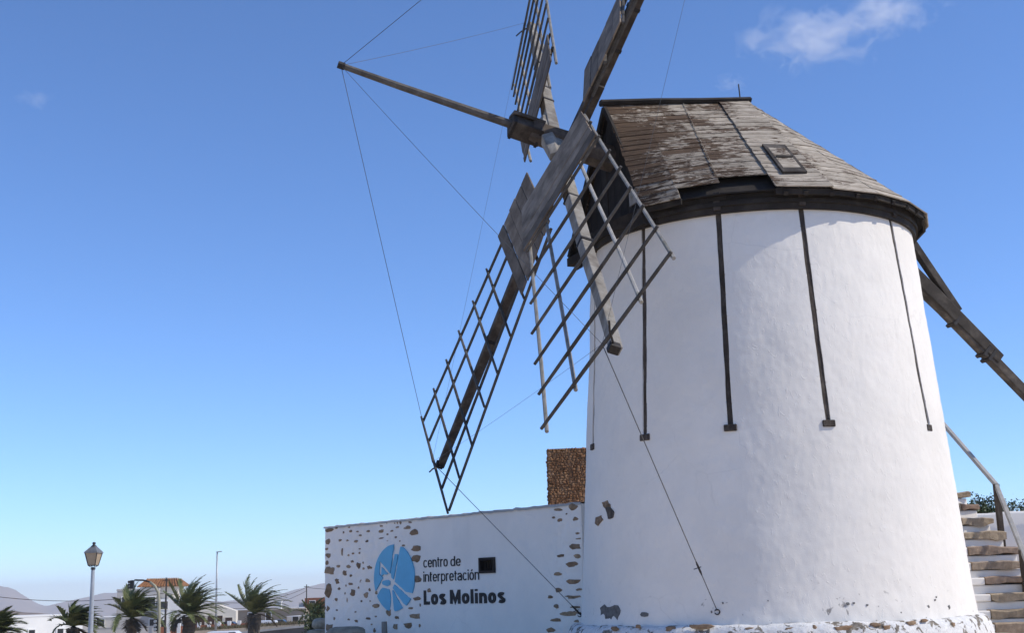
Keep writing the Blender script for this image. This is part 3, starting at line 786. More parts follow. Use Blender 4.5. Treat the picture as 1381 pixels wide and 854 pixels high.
# clear of the wall face: emblem and lettering are things fixed to it
def uvpt(px, py, off): u, z = wall_uv(px, py); return wp(u, z, off)
emb = thing('round_emblem', 'round light blue emblem of cut panels showing a windmill on the white wall', 'sign', tuple(uvpt(532, 780, .02)))
EC = wall_uv(532.3, 780)
def ep(x, y):
    uu, vv = (x-272)/168, -(y-382)/287
    return wp(EC[0]+uu*.675, EC[1]+vv*.665, .026)
def arc(a0, a1, n=12):
    return [(272+168*cos(radians(lerp(a0, a1, i/n))), 382-287*sin(radians(lerp(a0, a1, i/n)))) for i in range(n+1)]
PANELS = [arc(90, 202, 20)+[(178, 380), (148, 345), (155, 232), (205, 292), (240, 343), (247, 290), (262, 180)],
          [(170, 285), (222, 345), (205, 352), (190, 345), (166, 362)],
          [(282, 178), (308, 184), (268, 395), (252, 380), (248, 335)],
          [(322, 150)]+[(330, 118)]+arc(65, -28, 18)+[(372, 505), (280, 415)],
          [(276, 440), (330, 492), (406, 566)]+[(388, 596), (372, 620)]+[(350, 602), (262, 468)],
          [(258, 492), (262, 486), (340, 640), (325, 652), (300, 662), (278, 667), (270, 650)],
          [(160, 478), (176, 464), (232, 480), (246, 560), (234, 662), (212, 655)]+arc(240, 212, 6),
          [(182, 402), (225, 398), (240, 412), (238, 440), (215, 452), (178, 436), (170, 418)]]
for P in PANELS:
    pts = [ep(x, y) for x, y in P]
    s = sum((pts[i]-pts[0]).cross(pts[(i+1) % len(pts)]-pts[0]).dot(wn) for i in range(len(pts)))
    if s < 0: pts = pts[::-1]
    MB().prism([p-wn*.03 for p in pts], wn, .03).obj('panel', M['blue'], emb)
let = thing('wall_lettering', 'black raised lettering fixed to the white wall beside the blue emblem', 'sign', tuple(uvpt(625, 800, .02)))
def sarc(cx, cy, rx, ry, a0, a1, n=14, e=2.35):
    out = []
    for i in range(n+1):
        a = radians(lerp(a0, a1, i/n)); c_, s_ = cos(a), sin(a); k = (abs(c_)**e+abs(s_)**e)**(-1/e)
        out.append((cx+rx*c_*k, cy+ry*s_*k))
    return out
def glyph(ch, w):
    """centre lines of one letter, cap height 1; returns strokes (points, closed) and advance width"""
    X = .73; h = w/2; r = .25+w*.30; L = h; ry = X/2-h*.92; cy = X/2
    R_ = L+2*(r-h)                      # right stem line
    cx = L+(r-h)
    if ch == 'o' or ch == 'ó':
        st = [(sarc(cx, cy, r-h, ry, 0, 360, 28)[:-1], True)]
        if ch == 'ó': st.append(([(cx-.02, .83), (cx+.10, 1.0)], False))
        return st, R_+h
    if ch == 'c': return [(sarc(cx, cy, r-h, ry, 42, 318, 22), False)], R_+h*.9
    if ch == 'e': return [(sarc(cx, cy, r-h, ry, 0, 322, 24), False), ([(L+h*.6, cy-.005), (R_+h*.4, cy-.005)], False)], R_+h
    if ch == 'd': return [(sarc(cx, cy, r-h, ry, 0, 360, 28)[:-1], True), ([(R_, 0), (R_, 1)], False)], R_+h
    if ch == 'p': return [(sarc(cx, cy, r-h, ry, 0, 360, 28)[:-1], True), ([(L, X), (L, -.27)], False)], R_+h
    if ch == 'n': return [([(L, 0), (L, X)], False), (sarc(cx, X-h-.26, r-h, .26, 165, 0, 14)+[(R_, 0)], False)], R_+h
    if ch == 'r': return [([(L, 0), (L, X)], False), (sarc(cx, X-h-.24, r-h, .24, 170, 78, 10), False)], L+r+.02
    if ch == 'l': return [([(L, 0), (L, 1)], False)], L+h
    if ch == 'i': return [([(L, 0), (L, X)], False), ([(L, .86), (L, 1)], False)], L+h
    if ch == 't': return [([(L+.06, .93), (L+.06, .17)]+sarc(L+.06+.12, .17, .12, .17-h, 180, 262, 6), False), ([(0, X-h*.8), (L+.25, X-h*.8)], False)], L+.26
    if ch == 'a':
        return [(sarc(cx-.01, X-h-.20, r-h, .20, 160, 0, 12)+[(R_, 0)], False), (sarc(cx-.02, .21, r-h-.01, .21-h*.9, 45, 330, 16), False), ([(cx-.06, .42), (R_, .47)], False)], R_+h
    if ch == 's':
        return [(sarc(cx, X*.735, r-h-.01, X*.265-h*.86, 28, 235, 12, 2.1)+sarc(cx, X*.265, r-h, X*.265-h*.86, 55, -152, 12, 2.1), False)], R_+h*.9
    if ch == 'L': return [([(L, 0), (L, 1)], False), ([(L, h), (.50+w*.3, h)], False)], .50+w*.3
    if ch == 'M':
        wd = .80+w*.55; return [([(L, 0), (L, 1)], False), ([(L+h*.15, 1-h*.5), (wd/2, h*1.5), (wd-L-h*.15, 1-h*.5)], False), ([(wd-L, 0), (wd-L, 1)], False)], wd
    return [], .3
def ribbon(pts, w, closed):
    n = len(pts); le, ri = [], []
    for i, (x, y) in enumerate(pts):
        if closed: (xa, ya), (xb, yb) = pts[i-1], pts[(i+1) % n]
        else: (xa, ya), (xb, yb) = pts[max(i-1, 0)], pts[min(i+1, n-1)]
        d = V((xb-xa, yb-ya)); d.normalize(); m_ = V((-d.y, d.x)); k = 1.0
        if 0 < i < n-1 or closed:
            e = V((x-xa, y-ya)).normalized(); k = 1/max(.5, abs(e.dot(d)))
        le.append((x+m_.x*w/2*k, y+m_.y*w/2*k)); ri.append((x-m_.x*w/2*k, y-m_.y*w/2*k))
    return le, ri
def word(txt, u0, u1, zbase, zcap, w):
    x = 0; strokes = []
    for ch in txt:
        st, adv = glyph(ch, w)
        for pts, cl in st: strokes.append(([(px_+x, py_) for px_, py_ in pts], cl))
        x += adv+.115+w*.10
    x -= .115+w*.10; kx = (u1-u0)/x; ky = zcap-zbase; mb = MB()
    for q, (pts, cl) in enumerate(strokes):
        le, ri = ribbon(pts, w, cl); n = len(pts); t_ = .0120+.0009*(q % 5)
        f = lambda p, o: wp(u0+p[0]*kx, zbase+p[1]*ky, o)
        vs = [f(p, t_) for p in le]+[f(p, t_) for p in ri]+[f(p, .0) for p in le]+[f(p, .0) for p in ri]
        fs = []
        for i in range(n if cl else n-1):
            j = (i+1) % n
            fs += [(n+i, n+j, j, i), (i, j, 2*n+j, 2*n+i), (n+j, n+i, 3*n+i, 3*n+j)]
        if not cl: fs += [(0, 2*n, 3*n, n), (n-1, 2*n-1, 4*n-1, 3*n-1)]
        mb.add(vs, fs)
    return mb.obj('word', M['black'], let)
for txt, (xa, ya), (xb, yb), yc, wt in (('centro', (571.5, 766.3), (604, 764.6), 752.4, .105), ('de', (608, 764.4), (621.5, 763.6), 750.9, .105), ('interpretación', (571.5, 785.6), (646.5, 782.4), 771.6, .105), ('Los', (572, 816.6), (602, 815.6), 797.0, .225), ('Molinos', (607.5, 815.4), (681.8, 813.6), 796.2, .225)):
    ua, za = wall_uv(xa, ya); ub, zb_ = wall_uv(xb, yb); zc_ = wall_uv(xa, yc)[1]
    word(txt, ua, ub, (za+zb_)/2, zc_, wt)

# rocks and a post stub in front of that wall
g = tag(rock(MB(), at(467, 858, 26.2), .40, .34, .17, 5, 3).obj('rock', M['rock'], smooth=True), 'smooth pale boulder lying in front of the white stone-studded wall', 'rock')
def on_ground(px, d): p = at(px, 854, d); return V((p.x, p.y, gz(p.x, p.y)))
pb = on_ground(519, 25.2)
tag(MB().tube([pb, pb+V((-.01, 0, at(519, 839, 25.2).z-pb.z))], [.062, .055], 8).obj('wooden_post', M['polewood'], bevel=.01), 'short wooden post stub standing in front of blue emblem', 'post')
for px, py, d, s_, sd_ in ((433, 836, 29.5, .20, 11), (429, 852, 29.2, .24, 12)):
    tag(rock(MB(), at(px, py+6, d), s_, s_*.8, s_*.62, sd_, 3).obj('rock', M['rock'], smooth=True), {11: 'pale rock on top of the heap beside the building corner', 12: 'pale rock at the foot of the heap beside building corner'}[sd_], 'rock', 'rocks heaped beside the building corner')

# ------------------------------------------------------------------ brown stone building behind
RU = at(739, 640, 31); ral = radians(4); rn = V((-sin(ral), -cos(ral), 0)); ru = V((cos(ral), -sin(ral), 0))
def ruv(px, py): p = onp(px, py, RU, rn)-RU; return p.dot(ru), p.z+RU.z
u0r, ztr = ruv(738, 606); u0r = 0; ztr = ruv(739, 606)[1]; LR = 3.0; zbr = -1.3
def rpnt(u, z, off=0): return V((RU.x, RU.y, 0))+ru*u+wz*z+rn*off
ruin = thing('stone_building', 'flat-topped brown rubble stone building standing behind the white wall', 'building', tuple(rpnt(LR/2, zbr)))
MB().box(rpnt(LR/2, (ztr+zbr)/2, -1.3), ru*(LR/2-.02), rn*1.29, wz*((ztr-zbr)/2)).obj('core', M['ruin'], ruin)
rg = random.Random(3); z = -.2; mb = MB(); sid = 0
while z < ztr-.03:
    hgt = rg.uniform(.03, .065); hgt = min(hgt, ztr-z+.02); u = rg.uniform(-.05, 0)
    while u < 1.75:
        w = rg.uniform(.04, .12)
        pebble(mb, rpnt(max(u, 0)+w/2-.005, z+hgt/2+rg.uniform(-.012, .012), 0), ru, wz, rn, w*1.02, hgt*rg.uniform(.9, 1.3), rg.uniform(.006, .022), sid, 7); sid += 1; u += w
    z += hgt
z = .8
while z < ztr-.03:                                   # left return
    hgt = rg.uniform(.07, .13); hgt = min(hgt, ztr-z+.02); u = 0
    while u < 2.4:
        w = rg.uniform(.1, .26); pebble(mb, rpnt(0, z+hgt/2, -u-w/2), rn, wz, -ru, w*.98, hgt*.98, rg.uniform(.02, .05), sid, 7); sid += 1; u += w
    z += hgt
t = MT('rubble', .95, .1); co = t.coord(); vo = t.n('ShaderNodeTexVoronoi'); vo.inputs['Scale'].default_value = 7; t.l(co, vo.inputs['Vector'])
f = t.noise(13, 7, .7, co); t.col(t.mix(1, t.ramp(vo.outputs['Color'], [(.1, (.21, .105, .052)), (.5, (.33, .175, .09)), (.9, (.41, .245, .14))]), t.ramp(f, [(.25, (.5,)*3), (.7, (1.2,)*3)]), 'MULTIPLY')); t.bump(f, .6, .03)
o = mb.obj('rubble_facing', t.m, ruin, smooth=True); o['kind'] = 'stuff'

# ------------------------------------------------------------------ outside stair winding up round the tower
ROUTER = 4.28
tops = [(1306, 663), (1320, 679), (1334, 699), (1347, 717), (1360, 737), (1374, 757), (1388, 777), (1402, 799), (1416, 821), (1430, 840)]
stair = thing('stone_stair', 'outside stair with rough brown stone treads winding up beside the white tower', 'stairs', (TX+3.7, TY, -1))
ZS = []
for i, (px, py) in enumerate(tops):
    # angle where the outer circle projects to this column
    best = None
    for k in range(-300, 400):
        a = radians(k/10.0); p = V((TX+ROUTER*cos(a), TY+ROUTER*sin(a), 0))
        r = ray(px, py); q = r*(p.y/r.y); e = abs(q.x-p.x)
        if best is None or e < best[0]: best = (e, a, q.z)
    ZS.append((best[1], best[2]))
A_TOP = ZS[0][0]; ZTOP = ZS[0][1]
zlow = ZS[9][1]
rgs = random.Random(12)
NS = 12
zz = [z for a, z in ZS]; rise = (zz[0]-zz[9])/9
dA = radians(3.9)
def sp_(a, r, z): return V((TX+r*cos(a), TY+r*sin(a), z))
for i in range(-6, NS):
    a0 = A_TOP-dA*i                 # riser position of step i (i=0 is the highest seen), steps with i<0 continue behind the tower
    z1 = (zz[i] if 0 <= i < 10 else (zz[0] if i < 0 else zz[9]-rise*(i-9)))
    if i < 0: z1 = zz[0]+.0-.004*i
    a1 = a0+dA*1.25
    if i < 0 and i % 2: continue
    if i < 0: a1 = a0+dA*2.2
    hgt = .125+rgs.uniform(-.02, .025)
    rin = 2.98; ro = ROUTER+rgs.uniform(-.05, .03)
    # plastered block below
    mb = MB(); nseg = 4; n_ = []
    def wedge(mb, aa, ab, r0, r1, za, zb):
        mb.hexa([sp_(aa, r0, za), sp_(aa, r1, za), sp_(ab, r1, za), sp_(ab, r0, za)], [sp_(aa, r0, zb), sp_(aa, r1, zb), sp_(ab, r1, zb), sp_(ab, r0, zb)])
    wedge(mb, a0+.008, a1, rin, ro-.03, -1.3, z1-hgt)
    st = mb.obj('step', M['plaster_step'], stair, bevel=.02)
    # tread stones on its nosing
    gap = rin+.38+rgs.uniform(-.08, .1) if i >= 4 else rin+.2
    cuts = [gap, ro] if rgs.random() < .55 else [gap, lerp(gap, ro, rgs.uniform(.4, .65)), ro]
    for ra, rb_ in zip(cuts, cuts[1:]):
        bm = bmesh.new(); n = 7; vs2 = []
        mbs = MB(); zt = z1+rgs.uniform(-.012, .012); sdd = rgs.random()*50
        for j in range(n+1):
            r_ = lerp(ra+.008, rb_-.008, j/n); w1 = .05*nz((r_*3, sdd, 0), 1.3); w2 = .035*nz((r_*3, sdd, 5), 1.3); w3 = .05*nz((r_*3, sdd, 9), 1.5)
            for a_, z_ in ((a0-.006+w1/3.7, z1-hgt+.004+w3), (a0-.008+w1/3.7, zt-.02+w2), (a0+.006, zt+w2), (a1, zt), (a1, z1-hgt+.004)):
                vs2.append(sp_(a_, r_, z_))
        mbs.add(vs2, [(j*5+k, (j+1)*5+k, (j+1)*5+(k+1) % 5, j*5+(k+1) % 5) for j in range(n) for k in range(5)]+[(4, 3, 2, 1, 0)[::-1], tuple(n*5+k for k in range(5))[::-1]])
        bm.free()
        mbs.obj('tread_stone', M['stepstone'], st)
    # mortar filling beside the tower
    mb = MB(); wedge(mb, a0-.002, a1, rin, gap+.0, z1-hgt, z1-.01); mb.obj('mortar', M['plaster_step'], st, bevel=.02)
# handrail
hr = thing('stair_handrail', 'grey timber handrail on dark posts along the outside stair', 'handrail', tuple(sp_(A_TOP-dA*4, ROUTER, 0)))
def sp_px(px, py, r=ROUTER-.03, lo=-30, hi=60):
    best = None
    for k in range(int(lo*10), int(hi*10)):
        a = radians(k/10.0); p = V((TX+r*cos(a), TY+r*sin(a), 0)); rr = ray(px, py); q = rr*(p.y/rr.y); e = abs(q.x-p.x)
        if best is None or e < best[0]: best = (e, a, q)
    return best[2]
b1 = sp_px(1352, 736); t1_ = V((b1.x, b1.y, sp_px(1343, 655).z))
MB().box((b1+t1_)/2-V((0, 0, .03)), V((.045, 0, 0)), V((0, .045, 0)), V((0, 0, (t1_.z-b1.z)/2+.05))).obj('post', M['darkpost'], hr, bevel=.006)
b2 = at(1388, 840, b1.y-1.0); t2 = at(1378, 742, b1.y-1.0); b2.x = t2.x
MB().box((b2+t2)/2, V((.045, 0, 0)), V((0, .045, 0)), V((0, 0, (t2.z-b2.z)/2))).obj('post', M['darkpost'], hr, bevel=.006)
ru_ = at(1278, 579, b1.y+1.6)
for P in ([ru_+(ru_-t1_)*.25, t1_+V((0, 0, .01))], [t1_+V((0, 0, .01)), t2+V((0, 0, .01)), t2+(t2-t1_)*.5]):
    MB().tube(P, .048, 4, rot=pi/4).obj('rail', M['railgrey'], hr, bevel=.008)
# white garden wall and shrub behind the stair
pa = at(1338, 692, 26.0); pe = at(1420, 693, 25.6)
mb = MB(); NN = 40; vs_ = []
dW = (pe-pa); dW.z = 0; LW = 6.5; dW.normalize(); nW = V((dW.y, -dW.x, 0))
if nW.y > 0: nW = -nW
for i in range(NN+1):
    p = V((pa.x, pa.y, 0))+dW*lerp(-2.6, LW, i/NN); zt = pa.z+.035*nz((i*.35, 0, 0), 1.2)
    for off, z in ((.15, -1.3), (.15+.01*nz((i*.3, 2, 0)), .4), (.15+.012*nz((i*.4, 5, 0)), zt-.05), (.09, zt), (-.12, zt-.01), (-.15, zt-.06), (-.15, -1.3)):
        vs_.append(p+nW*off+V((0, 0, z)))
mb.add(vs_, [(i*7+j, (i+1)*7+j, (i+1)*7+j+1, i*7+j+1) for i in range(NN) for j in range(6)])
tag(mb.obj('garden_wall', M['plaster_step'], smooth=True), 'low white plastered wall behind the handrail of the stone stair', 'wall')

# foliage
def leafmat(name, a, b, c):
    t = MT(name, .55, .35); co = t.coord(); f = t.noise(2.2, 4, .6, co); g = t.noise(30, 2, .5, co)
    t.col(t.mix(.4, t.ramp(f, [(.3, a), (.55, b), (.75, c)]), t.ramp(g, [(.3, a), (.7, c)])))
    t.b.inputs['Transmission Weight'].default_value = 0
    return t.m
M['leaf'] = leafmat('shrub_leaf', (.018, .03, .012), (.045, .07, .025), (.09, .12, .045))
M['palm'] = leafmat('palm_leaf', (.035, .05, .016), (.10, .125, .042), (.21, .225, .09))
M['bark'] = wood('palm_bark', (.03, .024, .018), (.085, .07, .055), (.17, .145, .12), (3, 3, 9), bumps=1)
M['twig'] = plain('twig', (.09, .07, .05), .9, .2, .2, 10, 0, .2)
def shrub(name, label, base, sx, sy, sz, n, seed, leaf=.05):
    rg = random.Random(seed); th = thing(name, label, 'shrub', tuple(base)); st = MB(); lf = MB()
    for k in range(16):
        a = rg.uniform(0, 2*pi); e = V((cos(a)*sx*rg.uniform(.2, .95), sin(a)*sy*rg.uniform(.2, .95), sz*rg.uniform(.55, 1.12)))
        p0 = base+V((rg.uniform(-.1, .1)*sx, rg.uniform(-.1, .1), 0)); midp = p0+e*.5+V((rg.uniform(-.08, .08), 0, .06))
        st.tube([p0, midp, p0+e], [.018, .012, .004], 5)
        for _ in range(n//16):
            tt = rg.uniform(.3, 1.04); c = (p0.lerp(midp, tt*2) if tt < .5 else midp.lerp(p0+e, tt*2-1))+V((rg.gauss(0, .09), rg.gauss(0, .09), rg.gauss(0, .07)))
            d = V((rg.gauss(0, 1), rg.gauss(0, 1), rg.gauss(.3, .8))).normalized(); s_ = d.cross(V((rg.gauss(0, 1), rg.gauss(0, 1), rg.gauss(0, 1)))).normalized(); L = leaf*rg.uniform(.7, 1.4)
            lf.add([c, c+d*L*.5+s_*L*.28, c+d*L, c+d*L*.5-s_*L*.28], [(0, 1, 2, 3)])
    st.obj('stem', M['twig'], th); o = lf.obj('foliage', M['leaf'], th); return th
sb = at(1336, 692, 27.2); shrub('shrub', 'dark green shrub growing behind the white wall near stair', V((sb.x-.05, sb.y, sb.z-.35)), .75, .5, .62, 3400, 4, .06)
sb = at(1384, 690, 27.6); shrub('shrub', 'tip of green shrub past the handrail post above wall', V((sb.x, sb.y, sb.z-.2)), .3, .3, .35, 500, 9, .05)
sb = at(430, 838, 30.5); shrub('shrub', 'small dry green shrub at the corner of the white building', V((sb.x, sb.y, sb.z-.55)), .35, .4, .75, 1400, 14, .06)

# ------------------------------------------------------------------ guy wires to the ground
ga, gz_ = on_tower(968, 824)
anc = tp(ga, gz_, .03)
for k, b, lab, tb in ((0, anc, 'guy wire from a sail tip to the foot of the white tower', .82), (1, uvpt(785, 828, .06), 'guy wire from a sail tip to the corner of low white building', .985)):
    th = thing('guy_wire', lab, 'wire', tuple(b))
    wire(tips[k], b, 'cable', th, .0065)
    d = (b-tips[k]).normalized(); c = tips[k].lerp(b, tb)
    MB().tube([c-d*.14, c-d*.07, c+d*.07, c+d*.14], [.008, .016, .016, .008], 6).obj('turnbuckle', M['iron'], th)
    MB().tube([c+V((-.07, 0, -.01)), c+V((.03, -.02, .02))], .006, 5).obj('clamp', M['iron'], th)
    rn_ = [b+V((.035*cos(a), 0, .035*sin(a)-.02)) for a in [i*pi/5 for i in range(11)]]
    MB().tube(rn_, .009, 5, cap=False).obj('anchor_ring', M['iron'], th)

# ------------------------------------------------------------------ town to the left
def zground(p): return gz(p.x, p.y)
M['lampglass'] = plain('lamp_glass', (.42, .33, .23), .25, .5, .08, 8, 0, 0)
M['lampmetal'] = plain('lamp_metal', (.05, .05, .05), .5, .5, .15, 12, .3, 0)
M['lamproof'] = plain('lamp_roof', (.22, .22, .215), .45, .5, .12, 12, .3, 0)
# street lantern
D = 42.0; lt = at(125.5, 768, D); lb = V((lt.x, lt.y, gz(lt.x, lt.y))); px_ = D/FPX
lamp = thing('street_lantern', 'old-style street lantern with amber panes on a pale post', 'street lamp', tuple(lb))
MB().tube([lb, lb+V((0, 0, .6)), lt-V((0, 0, .05)), lt], [.11, .085, .058, .05], 12).obj('post', M['galv'], lamp, smooth=True)
MB().tube([lb, lb+V((0, 0, .25))], .16, 12).obj('post_base', M['galv'], lamp, bevel=.02)
zc = lt.z
MB().tube([V((lt.x, lt.y, zc-.02)), V((lt.x, lt.y, zc+.03))], .075, 10).obj('collar', M['lampmetal'], lamp)
def lq(r, z, rot=radians(38)): return [V((lt.x+r*cos(rot+i*pi/2), lt.y+r*sin(rot+i*pi/2), zc+z)) for i in range(4)]
lo, hi = lq(.165, .11), lq(.285, .50)
for i in range(4):
    MB().tube([V((lt.x, lt.y, zc+.02)), lo[i]], .011, 5).obj('bracket', M['lampmetal'], lamp)
    MB().tube([lo[i], hi[i]], .016, 4).obj('frame_bar', M['lampmetal'], lamp)
    j = (i+1) % 4; c = (lo[i]+lo[j]+hi[i]+hi[j])/4; nn = V((c.x-lt.x, c.y-lt.y, 0)).normalized()
    MB().prism([lo[i]-nn*.012, lo[j]-nn*.012, hi[j]-nn*.012, hi[i]-nn*.012], nn, .006).obj('pane', M['lampglass'], lamp)
    MB().tube([lo[i], lo[j]], .014, 4).obj('frame_bar', M['lampmetal'], lamp)
r0_, r1_, r2_ = lq(.33, .50), lq(.31, .545), lq(.10, .72)
mb = MB().hexa(r0_, r1_); mb.hexa(r1_, r2_); mb.obj('lantern_roof', M['lamproof'], lamp, bevel=.01)
MB().tube([V((lt.x, lt.y, zc+a)) for a in (.72, .75, .78, .80, .84, .86)], [.10, .06, .035, .055, .05, .01], 10).obj('finial', M['lampmetal'], lamp, smooth=True)

# tall roadside lamp
D = 150; p = at(293, 745, D); lb = V((p.x, p.y, gz(p.x, p.y)))
tl = thing('tall_street_lamp', 'tall thin steel road lamp standing between two large palms', 'street lamp', tuple(lb))
MB().tube([lb, p], [.14, .08], 8).obj('pole', M['galv'], tl, smooth=True)
MB().box(p+V((.22, 0, .02)), V((.32, 0, .03)), V((0, .12, 0)), V((0, 0, .05))).obj('lamp_head', M['galv'], tl, bevel=.03)

# traffic light on a curved mast
D = 62; M['mast'] = plain('mast_paint', (.33, .31, .22), .5, .4, .1, 6, 0, 0); M['tlblack'] = plain('signal_black', (.012, .014, .018), .5, .4, .1, 6, 0, 0)
fx = [at(x, y, D) for x, y in ((214.5, 830), (214.5, 812), (213.5, 800), (209, 791), (202, 785.5), (193, 783.2), (181.5, 783))]
lb = V((fx[0].x, fx[0].y, gz(fx[0].x, fx[0].y)))
tf = thing('traffic_light', 'black traffic signal hanging from a curved yellowish mast arm', 'traffic light', tuple(lb))
MB().tube([lb]+fx[:5], [.10, .085, .08, .07, .065, .06], 8).obj('mast', M['mast'], tf, smooth=True)
MB().tube(fx[4:], .045, 6).obj('arm', M['tlblack'], tf)
hd = at(178.3, 789, D)
sg = MB().box(hd, V((.085, 0, 0)), V((0, .10, 0)), V((0, 0, .20))).obj('signal_head', M['tlblack'], tf, bevel=.03)
for i in range(3):
    c = hd+V((-.08, -.04, .13-.13*i)); MB().tube([c, c+V((-.10, -.05, -.01))], [.06, .055], 8).obj('visor', M['tlblack'], sg)
sg2 = MB().box(at(211, 844, D), V((.10, 0, 0)), V((0, .12, 0)), V((0, 0, .28))).obj('signal_head', M['tlblack'], tf, bevel=.03)
for i in range(3):
    c = at(211, 844, D)+V((-.02, -.12, .18-.18*i)); MB().tube([c, c+V((0, -.1, 0))], .07, 8).obj('visor', M['galv'], sg2)

# overhead line: poles and cables
M['polebrown'] = plain('utility_pole', (.06, .05, .045), .9, .2, .2, 8, 0, .2)
def upole(px, py, D, lab, r=.12):
    p = at(px, py, D); b = V((p.x, p.y, gz(p.x, p.y)))
    th = thing('utility_pole', lab, 'pole', tuple(b)); MB().tube([b, p], [r*1.2, r*.8], 8).obj('pole', M['polebrown'], th)
    MB().box(p-V((0, 0, .35)), V((.45, 0, 0)), V((0, .05, 0)), V((0, 0, .05))).obj('crossarm', M['polebrown'], th)
    return p
u1 = upole(224.5, 779.5, 165, 'dark utility pole rising in front of the orange tiled roof')
u2 = upole(413.5, 789, 230, 'thin utility pole above the low buildings by small palm', .10)
def cable(a, b, sag, lab, r=.035):
    n = 14; pts = [a.lerp(b, i/n)-V((0, 0, sag*4*(i/n)*(1-i/n))) for i in range(n+1)]
    tag(MB().tube(pts, r, 4).obj('overhead_cable', M['polebrown']), lab, 'cable')
cable(at(-60, 797, 150), u1-V((0, 0, 1.9)), 1.1, 'overhead cable sagging in front of mountains beyond the lantern')
cable(u1-V((0, 0, 1.9)), u2-V((0, 0, .5)), 1.9, 'upper overhead cable sagging between the two utility poles')
cable(u1-V((0, 0, 2.2)), u2-V((0, 0, 1.1)), 2.3, 'lower overhead cable sagging between the two utility poles')
cable(u2-V((0, 0, .5)), at(520, 790, 260), .6, 'overhead cable running from thin pole towards white building')

# palms
def palm(px, ptop, D, pbase_crown, spread, nf, seed, lab, trunk_r=.36, wind=.75):
    rg = random.Random(seed)
    c = at(px, pbase_crown, D); b = V((c.x, c.y, gz(c.x, c.y)))
    th = thing('palm_tree', lab, 'palm', tuple(b), 'wind-blown palms along the road')
    mb = MB(); n = 14; pts = [b.lerp(c, i/n)+V((.03*sin(i*.8), 0, 0)) for i in range(n+1)]
    mb.tube(pts, [trunk_r*(1.15 if i < 2 else 1.0)*(1+.07*(i % 2))*(1.12 if i > n-4 else 1) for i in range(n+1)], 12); mb.obj('trunk', M['bark'], th)
    L0 = (pbase_crown-ptop)*D/FPX*1.18
    for k in range(nf):
        az = 2*pi*k*.381966+rg.uniform(-.2, .2); el = radians(lerp(88, 17, (k/nf)**.8)+rg.uniform(-9, 9))
        dead = k > nf*.93
        if dead: el = radians(rg.uniform(-35, 0))
        L = L0*rg.uniform(.8, 1.08)*(1.0 if not dead else .7)
        d = V((cos(az)*cos(el), sin(az)*cos(el), sin(el))); p = c+V((0, 0, .1)); N = 11; pts = [p.copy()]
        droop = rg.uniform(.07, .14)*(1.6 if el < .5 else 1)
        for i in range(N):
            d = (d+V((wind*.12, .0, -droop*(.4+i*.1)))).normalized(); p = p+d*L/N; pts.append(p.copy())
        mb = MB(); mb.tube(pts, [.035*(1-i/(N+1.5))+.006 for i in range(N+1)], 4)
        for i in range(1, N):
            dd = (pts[i+1]-pts[i-1]).normalized(); side = dd.cross(V((0, 0, 1)));
            side = side.normalized() if side.length > .05 else V((0, 1, 0))
            up = side.cross(dd)
            for sgn in (-1, 1):
                for j in range(3):
                    q = pts[i]+dd*(j*L/N/3); ll = spread*(sin(pi*min(1, (i+1)/(N+1))**.7)*.9+.18)*rg.uniform(.8, 1.15)
                    ld = (side*sgn*.75+dd*.8+up*rg.uniform(.05, .35)+V((wind*.45, 0, -.12))).normalized(); wv = dd*.045
                    e = q+ld*ll+V((0, 0, -.06*ll))
                    mb.add([q-wv, q+wv, q.lerp(e, .55)+wv*.9, e, q.lerp(e, .55)-wv*.9], [(0, 1, 2, 3, 4)])
        mb.obj('frond', M['palm'] if not dead else M['twig'], th)
    return th
palm(178, 796, 78, 836, .55, 46, 1, 'bushy wind-blown palm in front of the grey house', .30)
palm(255, 785, 92, 832, .62, 48, 2, 'large wind-blown palm with spreading crown before the porch', .42)
palm(343, 784, 100, 830, .62, 44, 3, 'upright wind-blown palm in front of the long tan building', .45, 1.0)
palm(425, 803, 112, 836, .5, 36, 4, 'small palm leaning away from wind beside white building', .38, 1.0)
palm(99, 813, 66, 848, .5, 44, 5, 'leaning palm behind the lantern post by white hall', .28, 1.15)
palm(-6, 823, 60, 858, .5, 40, 6, 'palm at the end of white hall away from the lantern', .28, .9)

# buildings of the town
M['hwhite'] = plain('house_white', (.78, .77, .74), .9, .15, .04, .6, 0, 0)
M['hcream'] = plain('house_cream', (.72, .66, .56), .9, .15, .05, .6, 0, 0)
M['hgrey'] = plain('house_grey', (.46, .44, .415), .9, .15, .05, .6, 0, 0)
M['htan'] = plain('house_tan', (.36, .30, .235), .9, .15, .08, .6, 0, 0)
M['terracotta'] = plain('terracotta', (.36, .17, .075), .85, .2, .25, 2.5, 0, 0)
M['redwall'] = plain('red_wall', (.27, .105, .06), .9, .15, .12, 2, 0, 0)
M['glass'] = plain('dark_glass', (.02, .022, .026), .15, .5, .1, 2, 0, 0)
M['door'] = plain('dark_door', (.06, .032, .022), .6, .3, .1, 2, 0, 0)
def bld(name, label, corners_px, D, zb=None, depth=8, mat='hwhite', yaw=0):
    """plain block given by its left/right columns and roof line; the front stands at distance D"""
    (xa, ya), (xb, yb) = corners_px
    a = at(xa, ya, D); b = at(xb, yb, D+yaw)
    th = thing(name, label, 'building', ((a.x+b.x)/2, (a.y+b.y)/2, gz(a.x, a.y)))
    return th, a, b
def block(parent, name, mat, a, b, zt, zb, depth, bev=0):
    a = V((a.x, a.y, 0)); b = V((b.x, b.y, 0)); d = (b-a); n = V((-d.y, d.x, 0)).normalized()
    if n.y < 0: n = -n
    q = [a, b, b+n*depth, a+n*depth]
    return MB().hexa([V((p.x, p.y, zb)) for p in q], [V((p.x, p.y, zt)) for p in q]).obj(name, M[mat], parent, bevel=bev), n
